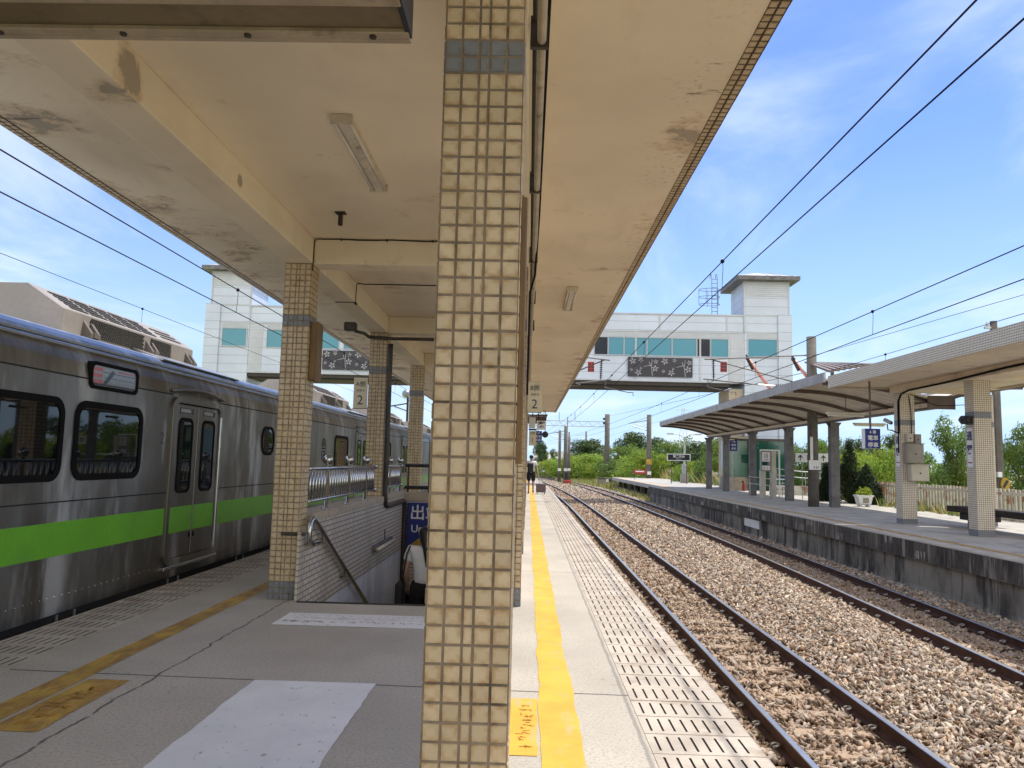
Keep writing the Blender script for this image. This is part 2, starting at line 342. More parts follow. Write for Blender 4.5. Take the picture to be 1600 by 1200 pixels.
M['farfloor'] = plain('far_platform_paving', (.47, .44, .385), .8, 0, .16, 1.2, ((.24, .22, .19), 1.5, .5, .75), .2, 60, 'pos')
M['fartile'] = bricks('far_pillar_tile', (.76, .68, .55), (.70, .61, .47), (.20, .165, .125), .05, .05, .0055, 0, .3, None, .3); M['fargrey'] = bricks('far_grey_tile', (.22, .24, .28), (.20, .22, .25), (.15, .13, .12), .05, .05, .0055, 0, .3, None, .3)
M['farceil'] = plain('far_soffit_paint', (.74, .64, .50), .75, 0, .08, 1, ((.46, .37, .26), 1.5, .52, .78), .2, 20, 'pos')
def mat_planks():
    n = NT('curved_roof_underside'); p = n.pos(); u = n.uv(); ux, uy, uz = n.sep(u)
    k = n.math('PINGPONG', uy, .2); g = n.math('SUBTRACT', 1.0, n.ramp(k, .008, .02)); c = vary(n, p, (.62, .55, .45), .12, 2)
    c = n.mix(n.math('MULTIPLY', g, .8), c, (.08, .06, .05)); k2 = n.math('PINGPONG', ux, .6); c = n.mix(n.math('MULTIPLY', n.math('SUBTRACT', 1.0, n.ramp(k2, .006, .02)), .6), c, (.10, .08, .06))
    return n.fin(c, .7)
M['planks'] = mat_planks()
M['steelbrown'] = plain('brown_painted_steel', (.13, .10, .085), .55, .2, .2, 4, ((.17, .09, .05), 6, .55, .75)); M['steelgrey'] = plain('grey_painted_steel', (.155, .15, .152), .6, .1, .18, 2.5, ((.09, .075, .07), 4, .5, .72), .2, 30); M['fasciagrey'] = plain('grey_fascia_sheet', (.40, .385, .375), .55, .2, .1, 1.5, ((.26, .24, .23), 2, .52, .75))
def mat_panels():
    n = NT('white_cladding'); p = n.pos(); x, y, z = n.sep(p); c = vary(n, p, (.52, .57, .645), .06, .5)
    k = n.math('PINGPONG', n.math('SUBTRACT', z, 7.2), .3); g = n.math('SUBTRACT', 1.0, n.ramp(k, .012, .035)); c = n.mix(n.math('MULTIPLY', g, .55), c, (.28, .30, .32))
    d = n.ramp(n.noise(n.scale(p, (2.5, 1, .25)), 1.0, 6, .6), .55, .75); c = n.mix(n.math('MULTIPLY', d, .4), c, (.48, .47, .43)); n.bump(n.math('SUBTRACT', 1.0, g), .3, .02); return n.fin(c, .45, .15)
M['clad'] = mat_panels(); M['trim'] = plain('cladding_trim', (.46, .47, .48), .45, .3, .08, 1); M['louvre'] = plain('louvre_white', (.53, .55, .57), .5, .1, .06, 1); M['bridgeunder'] = plain('bridge_underside', (.045, .038, .032), .8); M['panelblack'] = plain('flower_panel_black', (.045, .042, .05), .5, .2, .2, 1); M['flower'] = plain('flower_pale_grey', (.34, .33, .345), .5)
M['metalroof'] = plain('metal_roof', (.62, .63, .64), .35, .4, .06, 1)
def mat_leaf(name, col, tr=.25):
    n = NT(name); a = n.new('ShaderNodeAttribute', attribute_name='leaf').outputs['Fac']; c = n.mix(a, tuple(k*.45 for k in col), tuple(k*1.5 for k in col))
    c = n.mix(n.ramp(n.noise(n.obj(), .6, 3), .4, .7), c, (col[0]*1.3, col[1]*1.05, col[2]*.7)); m = n.fin(c, .6)
    t = n.new('ShaderNodeBsdfTranslucent'); n.l.new(c, t.inputs[0]); mx = n.new('ShaderNodeMixShader'); mx.inputs[0].default_value = tr
    n.l.new(n.b.outputs[0], mx.inputs[1]); n.l.new(t.outputs[0], mx.inputs[2]); n.l.new(mx.outputs[0], n.n['Material Output'].inputs[0]); return m
M['leafbright'] = mat_leaf('leaf_bright_green', (.25, .37, .05), .42); M['leafmid'] = mat_leaf('leaf_mid_green', (.15, .24, .05), .35); M['leafdark'] = mat_leaf('leaf_dark_green', (.07, .12, .035)); M['cypress'] = mat_leaf('cypress_green', (.03, .055, .02), .12); M['dry'] = mat_leaf('dry_grass', (.42, .37, .17), .35); M['bark'] = plain('bark', (.16, .12, .085), .9, 0, .3, 8)
M['ground'] = plain('grassy_ground', (.27, .27, .09), .95, 0, .35, .25, ((.46, .39, .22), .12, .45, .62), .6, 3, 'pos')
M['fence'] = plain('fence_white_rusty', (.62, .58, .48), .6, 0, .12, 3, ((.34, .13, .05), 2.2, .5, .66)); M['timber'] = plain('dark_timber', (.03, .022, .018), .8, 0, .35, 6, ((.07, .05, .035), 7, .5, .7), .5, 30)
M['greybox'] = plain('grey_cabinet_paint', (.30, .27, .225), .5, 0, .12, 3, ((.2, .14, .09), 4, .55, .75)); M['creambox'] = plain('cream_cabinet_paint', (.56, .51, .41), .5, 0, .1, 3)
M['skin'] = plain('skin', (.45, .27, .19), .55, 0, .08, 10); M['hair'] = plain('black_hair', (.010, .008, .008), .45, 0, .3, 20); M['shirt'] = plain('white_cotton', (.74, .73, .71), .85, 0, .06, 8); M['shorts'] = plain('black_cloth', (.012, .012, .014), .9, 0, .2, 8); M['pack'] = plain('black_nylon', (.016, .016, .018), .6, 0, .2, 10); M['case'] = plain('mauve_suitcase_shell', (.15, .10, .10), .4, 0, .1, 5)
M['farwhite'] = plain('far_white_wall', (.74, .76, .78), .7, 0, .05, .3)  # plain white wall colour of the distant building

# ------------------------------------------------------------------ tiles as real relief
def tiled(quads, name, parent, core=None, extra=None, label=None, grout='grout'):
    """quads: list of (origin, du, dv, normal, material index); each becomes one bevelled tile"""
    V = []; F = []; MI = []; UV = []; AT = []
    if core:
        mb = MB()
        for c in core: mb.box(*c)
        V += mb.v; F += mb.f; MI += [0]*len(mb.f)
        for f in mb.f: UV += [(.5, .5)]*len(f); AT += [.5]*len(f)
    for o, du, dv, nn, mi in quads:
        o = Vector(o); du = Vector(du); dv = Vector(dv); nn = Vector(nn); t = random.random(); b = len(V)
        g = .0018/max(du.length, .01); h = .0018/max(dv.length, .01); nn2 = nn*.0032
        jit = nn*random.uniform(-.0006, .0006)
        V += [tuple(o), tuple(o+du), tuple(o+du+dv), tuple(o+dv)]
        V += [tuple(o+du*g+dv*h+nn2+jit), tuple(o+du*(1-g)+dv*h+nn2+jit), tuple(o+du*(1-g)+dv*(1-h)+nn2+jit), tuple(o+du*g+dv*(1-h)+nn2+jit)]
        q = [(4,5,6,7),(0,1,5,4),(1,2,6,5),(2,3,7,6),(3,0,4,7)]; uvq = {0:(0,0),1:(1,0),2:(1,1),3:(0,1),4:(.03,.03),5:(.97,.03),6:(.97,.97),7:(.03,.97)}
        for f in q:
            F.append(tuple(b+i for i in f)); MI.append(mi)
            for i in f: UV.append(uvq[i]); AT.append(t)
    vs = np.array(V); c = (vs.min(0)+vs.max(0))/2
    me = bpy.data.meshes.new(name); me.from_pydata((vs-c).tolist(), [], F)
    for m in (M[grout], M['tile'], M['greytile']): me.materials.append(m)
    me.polygons.foreach_set('material_index', MI)
    l = me.uv_layers.new(name='UVMap'); l.data.foreach_set('uv', np.array(UV, dtype=float).ravel())
    a = me.attributes.new('tile', 'FLOAT', 'CORNER'); a.data.foreach_set('value', np.array(AT, dtype=float)); me.update()
    o = bpy.data.objects.new(name, me); link(o, parent, c)
    if label: o['label'] = label
    return o
PW = .288; PH = 3.585
def pillar(name, parent, x0, y0, label=None, ztop=PH):
    pitch = ztop/57; g = .0085; q = []; n = 57
    cols = [0, pitch, 2*pitch, 2*pitch+.037, 3*pitch+.037, 4*pitch+.037]; w = cols[-1]; k = PW/w; cols = [c*k for c in cols]
    for r in range(n):
        z = r*pitch; mi = 2 if (r < 3 or 46 <= r <= 47) else 1
        for i in range(5):
            a, b = cols[i]+g/2, cols[i+1]-g/2; dv = (0, 0, pitch-g)
            q += [((x0+a, y0, z+g/2), (b-a,0,0), dv, (0,-1,0), mi), ((x0+PW-a, y0+PW, z+g/2), (a-b,0,0), dv, (0,1,0), mi),
                  ((x0+PW, y0+a, z+g/2), (0,b-a,0), dv, (1,0,0), mi), ((x0, y0+PW-a, z+g/2), (0,a-b,0), dv, (-1,0,0), mi)]
    return tiled(q, name, parent, core=[(x0, x0+PW, y0, y0+PW, -.01, ztop+.03)], label=label)

def bend(y): return -max(0, y-38)**2/1800.0      # both tracks and the platform swing left past y = 38
XL, XR = -4.1, 1.285; SX0, SX1, SY0, SY1 = -2.36, -.36, 8.08, 14.8

# ------------------------------------------------------------------ near platform
def near_platform():
    ys = [-14, 0, SY0, SY1, 25, 38, 46, 54, 62, 70, 78, 86, 94]; xs = [XL, XL+.6, SX0, SX1, XR-.6, XR]; mb = MB()
    for i in range(len(ys)-1):
        a, b = ys[i], ys[i+1]; s, t = bend(a), bend(b)
        for j in range(5):
            if j == 2 and a == SY0: continue
            if j in (0, 4): z = -.012
            else: z = 0
            mb.poly([(xs[j]+s, a, z), (xs[j+1]+s, a, z), (xs[j+1]+t, b, z), (xs[j]+t, b, z)])
        for x, d in ((XL+.03, -1), (XR-.03, 1)):
            q = [(x+s, a, -.012), (x+t, b, -.012), (x+t, b, -1.4), (x+s, a, -1.4)]; mb.poly(q if d < 0 else q[::-1])
    mb.poly([(XL+bend(94), 94, 0), (XR+bend(94), 94, 0), (XR+bend(94), 94, -1.4), (XL+bend(94), 94, -1.4)])
    p = struct(build(mb, 'platform', M['plat'], uv=False), label='near island platform of grey concrete slabs between the train and the rails')
    # grooved edge tiles: slabs with real slots
    for side in (1, -1):
        mb = MB(); y = -3.0; w = .6
        while y < 92:
            L = .296; s = bend(y+.15); x0 = (XR-w if side > 0 else XL)+s; x1 = x0+w
            dz = random.uniform(-.0015, .0015); Z = dz; ns = 8
            xc = [x0+.003]
            for k in range(ns):
                c = x0+.045+k*.066; xc += [c, c+.013]
            xc.append(x1-.003); ya, y0, y1, yb = y+.003, y+.045, y+L-.045, y+L-.003
            mb.add([(xc[0],ya,Z),(xc[-1],ya,Z),(xc[-1],y0,Z),(xc[0],y0,Z)], [(0,1,2,3)], 0)
            mb.add([(xc[0],y1,Z),(xc[-1],y1,Z),(xc[-1],yb,Z),(xc[0],yb,Z)], [(0,1,2,3)], 0)
            for k in range(0, len(xc)-1):
                a, b = xc[k], xc[k+1]
                if k % 2 == 0: mb.add([(a,y0,Z),(b,y0,Z),(b,y1,Z),(a,y1,Z)], [(0,1,2,3)], 0)
                else:
                    d = Z-.007
                    mb.add([(a,y0,Z),(b,y0,Z),(b,y1,Z),(a,y1,Z),(a,y0,d),(b,y0,d),(b,y1,d),(a,y1,d)], [(4,5,6,7),(0,1,5,4),(1,2,6,5),(2,3,7,6),(3,0,4,7)], 1)
            mb.add([(x0+.003,ya,Z),(x1-.003,ya,Z),(x1-.003,yb,Z),(x0+.003,yb,Z),(x0+.003,ya,Z-.05),(x1-.003,ya,Z-.05),(x1-.003,yb,Z-.05),(x0+.003,yb,Z-.05)], [(4,5,1,0),(5,6,2,1),(6,7,3,2),(7,4,0,3)], 0)
            y += .3
        build(mb, 'grooved_edge_paving', [M['slab'], M['slot']], p, uv=False, label='sunlit grooved edge tiles beside the open rails' if side > 0 else 'shaded grooved edge tiles beside the train')
    # painted markings as thin sheets
    def ragged(x0, x1, y0, y1, mat, name, label, amp=.008, step=.12):
        mb = MB(); n = max(2, int((y1-y0)/step)); n = min(n, 260); prev = None; z = .0035; e0 = e1 = 0
        for i in range(n+1):
            y = y0+(y1-y0)*i/n; e0 = .6*e0+random.uniform(-amp, amp); e1 = .6*e1+random.uniform(-amp, amp); s = bend(y)
            cur = [(x0+e0+s, y, z), (x1+e1+s, y, z)]
            if prev: mb.poly([prev[0], prev[1], cur[1], cur[0]])
            prev = cur
        return build(mb, name, mat, p, uv=False, label=label)
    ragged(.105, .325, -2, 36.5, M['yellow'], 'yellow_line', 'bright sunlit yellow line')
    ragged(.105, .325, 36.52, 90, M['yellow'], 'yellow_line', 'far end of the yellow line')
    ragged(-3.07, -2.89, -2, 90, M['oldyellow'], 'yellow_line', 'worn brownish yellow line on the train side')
    yb = ragged(-.26, .085, 4.1, 5.05, M['yellow'], 'yellow_panel', 'yellow painted panel beside the tiled pillar', .004, .05)
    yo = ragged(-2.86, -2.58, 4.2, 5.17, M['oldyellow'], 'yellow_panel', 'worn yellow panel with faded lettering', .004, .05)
    ragged(-2.25, -.75, 6.96, 7.5, M['whitepaint'], 'white_panel', 'white painted strip with faded red lettering before the stairs', .004, .05)
    ragged(-1.8, -.98, 2.6, 5.27, M['whitepaint'], 'white_panel', 'large white painted rectangle, worn and cracked', .006, .06)
    # traces of worn lettering
    mb = MB()
    def stroke(x, y, s, ang):
        r = Vector((math.cos(ang), math.sin(ang), 0)); u = Vector((-r.y, r.x, 0)); c = Vector((x, y, .0065)); L = s*random.uniform(.3, .8); w = s*.07
        mb.poly([c-r*L/2-u*w, c+r*L/2-u*w, c+r*L/2+u*w*random.uniform(.3, 1), c-r*L/2+u*w])
    for row, (y, s, n) in enumerate(((7.39, .05, 20), (7.27, .06, 24), (7.13, .09, 22))):
        for k in range(n):
            x = -2.1+1.28*(k+random.random()*.6)/n; x += -.05*row
            for _ in range(random.randint(1, 3)): stroke(x+random.uniform(-.02, .02), y+random.uniform(-.03, .03), s, random.choice((0, 1.57, .8, 2.3))+random.uniform(-.3, .3))
    build(mb, 'faded_lettering', M['redtext'], p, uv=False)
    for X0, X1, Y0, Y1, s in ((-.02, .06, 4.2, 4.95, .07), (-2.8, -2.66, 4.3, 5.0, .11)):
        mb = MB()
        for k in range(8):
            y = Y0+(Y1-Y0)*(k+.5)/8
            for _ in range(4): stroke(random.uniform(X0, X1), y+random.uniform(-.03, .03), s, random.choice((0, 0, 1.57))+random.uniform(-.4, .4))
        build(mb, 'faded_lettering', M['worntext'], p, uv=False)
    return p
PLAT = near_platform()

# ------------------------------------------------------------------ stairwell
def stairwell():
    mb = MB(); n = 15; rise, tread = .155, .35; pts = [(SY0, -.012)]
    y, z = SY0, 0
    prof = [(SY0-.0, -2.6)]
    mb2 = MB()
    for i in range(n):
        mb2.box(SX0+.002, SX1-.002, SY0+i*tread+.004, SY0+(i+1)*tread+.03, -(i+1)*rise-.16, -(i+1)*rise)
    mb2.box(SX0+.002, SX1-.002, SY0+n*tread+.031, SY1+1.5, -n*rise-.2, -n*rise)
    st = struct(build(mb2, 'stairs', M['plat'], uv=False), label='concrete stairs going down to the underpass')
    lip = MB().box(SX0+.01, SX1-.01, SY0-.06, SY0+.006, -.1, .006); build(lip, 'step_edge', M['slot'], st, .003, label='dark top edge of the stairs')
    w = thing('stairwell_wall', 'tiled stairwell parapet with stained concrete coping beside the descending stairs', 'wall', (-1.36, 11.5, 0))
    for x0, x1, nm in ((SX0-.28, SX0, 'l'), (SX1, SX1+.27, 'r')):
        ya = 8.5 if nm == 'l' else 8.42
        build(MB().box(x0, x1, ya, SY1, -.2, .78), 'brick_tile_face', M['brick'], w)
        build(MB().box(x0+(0 if nm == 'r' else .002), x1-(.002 if nm == 'r' else 0), SY0+.01, SY1, -2.6, -.202), 'white_tile_face', M['whitetile'], w)
        if nm == 'l': build(MB().box(x1-.03, x1-.001, 8.09, 8.498, -.2, .7), 'brick_tile_face', M['brick'], w)
        build(MB().box(x0-.02, x1+.012, ya, SY1+.27, .782, .87), 'coping', M['coping'], w, .008)
    build(MB().box(SX0+.001, SX1-.001, SY1, SY1+.25, -1.0, .70), 'end_wall', M['brick'], w)
    build(MB().box(SX0+.013, SX1-.013, SY1-.012, SY1+.27, .702, .86), 'coping', M['coping'], w, .008)
    # steel railing with ball posts
    def railing(y0, y1, posts, label):
        r = thing('steel_railing', label, 'railing', (-2.42, (y0+y1)/2, .87), 'polished railings on the stairwell parapet'); x = -2.42
        build(MB().tube([(x, y0, 1.36), (x, y1, 1.36)], .024, 10).ball((x, y1, 1.36), .042), 'top_rail', M['bright'], r, smooth=True)
        build(MB().tube([(x, y0, 1.0), (x, y1, 1.0)], .02, 10).ball((x, y1, 1.0), .04), 'bottom_rail', M['bright'], r, smooth=True)
        for y in posts:
            p = build(MB().lathe([(.06, 0), (.055, .012), (.024, .016), (.024, .49)], (x, y, .87), 12), 'post', M['bright'], r, smooth=True)
            build(MB().ball((x, y, 1.46), .062, 14, 10).lathe([(.02, 0), (.02, .04)], (x, y, 1.38), 10), 'ball_finial', M['bright'], p, smooth=True)
        y = y0+.06
        while y < y1-.05:
            if all(abs(y-q) > .06 for q in posts): build(MB().tube([(x, y, 1.01), (x, y, 1.35)], .018, 8), 'baluster', M['bright'], r, smooth=True)
            y += .125
    railing(8.5, 12.2, (9.3, 10.4, 11.5), 'shiny steel railing with three ball posts between first and second tiled pillars')
    railing(12.95, 14.75, (13.5, 14.6), 'shorter steel railing with two ball posts beyond the drainpipe')
    b = thing('dark_railing', 'dark iron two-bar railing across the far end of the stairwell', 'railing', (-1.36, 14.86, .86))
    for z in (1.37, .95): build(MB().tube([(-2.36, 14.86, z), (-.36, 14.86, z)], .035, 8), 'bar', M['iron'], b, smooth=True)
    for k in range(5): build(MB().tube([(-2.3+k*.46, 14.86, .86), (-2.3+k*.46, 14.86, 1.37)], .018, 8), 'upright', M['iron'], b, smooth=True)
    h = thing('stair_handrail', 'dark steel handrail sloping down the tiled stairwell wall', 'handrail', (-2.28, 8.2, .7))
    pts = [(-2.30, 8.52, .57), (-2.30, 8.34, .56), (-2.30, 8.24, .60), (-2.30, 8.20, .70), (-2.30, 8.24, .80), (-2.30, 8.34, .83), (-2.30, 8.5, .77), (-2.30, 9.2, .42), (-2.30, 11.4, -.62), (-2.30, 13.2, -1.45)]
    build(MB().tube(pts, .03, 10), 'rail_tube', M['bright'], h, smooth=True)
    for y in (8.75, 9.9, 11.2, 12.5):
        z = .64-(y-8.75)*.472; build(MB().tube([(-2.30, y, z-.02), (-2.30, y, z-.1), (-2.358, y, z-.12)], .008, 6).lathe([(.025, -.006), (.025, .006)], (-2.352, y, z-.12), 10), 'wall_bracket', M['iron'], h)
    build(MB().box(-2.58, -2.32, 8.135, 8.15, .66, .70), 'end_plate', M['iron'], h, .003)
    l = thing('stairwell_lamp', 'grey tube lamp fixed along the stairwell wall', 'lamp', (-2.3, 12.6, .1))
    build(MB().box(-2.358, -2.30, 11.9, 13.4, .06, .16), 'housing', M['steelgrey'], l, .01); build(MB().tube([(-2.27, 11.9, .1), (-2.27, 13.4, .1)], .03, 8), 'tube', M['lamp'], l, smooth=True); build(MB().tube([(-2.35, 12.9, .16), (-2.35, 12.9, .32)], .008, 6), 'conduit', M['iron'], l)
    s = thing('underpass_sign', 'dark blue exit sign with white lettering and yellow arrow on the stairwell end wall', 'sign', (-1.36, 14.78, .2))
    build(MB().box(-2.28, -.50, 14.76, 14.797, -.44, .665), 'sign_board', M['blue'], s, .004); y = 14.757
    text('出站', .30, (-1.93, y, .46), (1,0,0), (0,0,1), M['white'], 'lettering', s, bold=.004); text('Under', .20, (-1.94, y, .17), (1,0,0), (0,0,1), M['white'], 'lettering', s, bold=.002)
    text('地下道', .30, (-1.10, y, .46), (1,0,0), (0,0,1), M['white'], 'lettering', s, bold=.004); text('pass', .20, (-1.42, y, .17), (1,0,0), (0,0,1), M['white'], 'lettering', s, bold=.002)
    build(MB().prism([(-2.25, -.16), (-1.98, .04), (-1.98, -.06), (-1.2, -.06), (-1.2, -.26), (-1.98, -.26), (-1.98, -.36)], 'y', y-.006, y), 'arrow', M['arrow'], s)
    d = thing('drainpipe', 'dark drainpipe running down beside the second tiled pillar and along the parapet', 'pipe', (-2.34, 12.9, .8))
    build(MB().tube([(-2.345, 12.72, 3.4), (-2.345, 12.7, 3.3), (-2.34, 12.72, .85), (-2.335, 12.76, .74), (-2.33, 12.9, .70), (-2.325, 14.6, .70), (-2.325, 14.68, .64), (-2.325, 14.7, .2), (-2.325, 14.7, -1.9)], .042, 10), 'pipe', M['iron'], d, smooth=True)
stairwell()

# ------------------------------------------------------------------ near canopy
CE = 3.87
def near_canopy():
    c = thing('platform_canopy', 'cream concrete canopy on tiled pillars roofing the near island platform', 'canopy', (-1.35, 15, 0))
    y0, y1 = -8, 36.8
    build(MB().box(-3.83, 1.185, y0, y1, CE, CE+.2), 'roof_slab', M['ceil'], c, uv=False)
    build(MB().box(-3.92, 1.285, y0+.01, y1-.01, CE+.202, CE+.36), 'roof_top', M['ceil'], c, uv=False)
    q = []
    p = .063; y = y0
    while y < y1-.07:
        for xa in (1.187, 1.241):
            q.append(((xa, y+p-.004, CE-.004), (0, -(p-.014), 0), (.043, 0, 0), (0,0,-1), 1))
        for xa in (-3.934, -3.88):
            q.append(((xa, y+p-.004, CE-.004), (0, -(p-.014), 0), (.043, 0, 0), (0,0,-1), 1))
        if y < 20:
            for k in range(5):
                q.append(((1.294, y+.004, CE+.002+k*.063), (0, p-.008, 0), (0, 0, .055), (1,0,0), 1)); q.append(((-3.94, y+p-.004, CE+.002+k*.063), (0, -(p-.008), 0), (0, 0, .055), (-1,0,0), 1))
        y += p
    tiled(q, 'tiled_edge', c, core=[(1.186, 1.292, y0, y1, CE-.003, CE+.34), (-3.938, -3.832, y0, y1, CE-.003, CE+.34)], grout='edgegrout')
    zb = 3.59
    cb = {'l': (-2.70, -2.39), 'r': (-.345, -.04)}
    LY = [8.15, 12.70, 17.12, 21.4, 25.7, 30.0, 34.3]; RY = [2.65]+LY
    for k in ('l', 'r'): build(MB().box(*cb[k], y0+.5, y1-.2, zb, CE-.001), 'long_beam', M['ceil'], c, .012, uv=False)
    for y in [2.65]+LY: build(MB().box(-2.388, -.347, y, y+.28, zb-.004, CE-.002), 'cross_beam', M['ceil'], c, .012, uv=False)
    proto = pillar('pillar', c, -.335, 2.65, 'large foreground pillar of cream tiles with a grey band')
    for y in RY[1:]: dup(proto, (0, y-2.65, 0), 'tiled pillar of the track-side row', c)
    for y in LY: dup(proto, (-2.69+.335, y-2.65, 0), 'tiled pillar of the train-side row', c)
    m = thing('metal_canopy', 'dark corrugated metal canopy continuing past the concrete roof', 'canopy', (-1.35, 45, 0))
    mb = MB(); n = 40; pts = [(-3.4+(4.3)*i/n, 3.66+(.02 if i % 2 else 0)+.05*(i/n)) for i in range(n+1)]
    for i in range(n): mb.box(pts[i][0], pts[i+1][0]-.005, 36.9, 41, pts[i][1], pts[i][1]+.05)
    build(mb, 'corrugated_sheet', M['steelbrown'], m)
    for y in (37.2, 39, 40.8): build(MB().box(-3.3, .85, y, y+.1, 3.5, 3.655), 'purlin', M['steelbrown'], m)
    for y in (37.2, 40.8):
        for x in (-2.6, -.2): build(MB().box(x-.06, x+.06, y, y+.12, 0, 3.5), 'post', M['steelgrey'], m)
near_canopy()

def fluorescent(x, y, z, label, group='tube lamps under the canopy', L=1.4, ax='y'):
    t = thing('fluorescent_lamp', label, 'lamp', (x, y, z), group)
    def bx(a0, a1, b0, b1, c0, c1): return (x+a0, x+a1, y+b0, y+b1, z+c0, z+c1) if ax == 'y' else (x+b0, x+b1, y+a0, y+a1, z+c0, z+c1)
    mb = MB()
    if ax == 'y': mb.prism([(x-.03, z-.062), (x+.03, z-.062), (x+.065, z-.012), (x+.065, z-.001), (x-.065, z-.001), (x-.065, z-.012)], 'y', y-L/2, y+L/2)
    else: mb.prism([(y-.03, z-.062), (y+.03, z-.062), (y+.065, z-.012), (y+.065, z-.001), (y-.065, z-.001), (y-.065, z-.012)], 'x', x-L/2, x+L/2)
    build(mb, 'housing', M['lamp'], t, .004)
    for s in (-1, 1):
        build(MB().box(*bx(-.075, .075, s*L/2-.02*(s > 0)-.0, s*L/2+.02*(s < 0), -.075, -.063)) if False else MB().box(*bx(-.078, .078, s*L/2-.012, s*L/2+.012, -.070, -.002)), 'end_cap', M['lamp'], t, .004)
        p0 = (x+s*.055, y-L/2+.02, z-.05) if ax == 'y' else (x-L/2+.02, y+s*.055, z-.05); p1 = (x+s*.055, y+L/2-.02, z-.05) if ax == 'y' else (x+L/2-.02, y+s*.055, z-.05)
        build(MB().tube([p0, p1], .014, 8), 'tube', M['tube'], t, smooth=True)
fluorescent(-1.35, 5.78, CE, 'stained twin-tube lamp on the ceiling nearest the camera, left of the pillar', L=1.36)
fluorescent(.55, 10.9, CE, 'small looking twin-tube lamp under the track-side overhang', L=1.36)
fluorescent(-1.35, 19.2, CE, 'twin-tube lamp deep under the canopy beyond the stairwell', L=1.36)

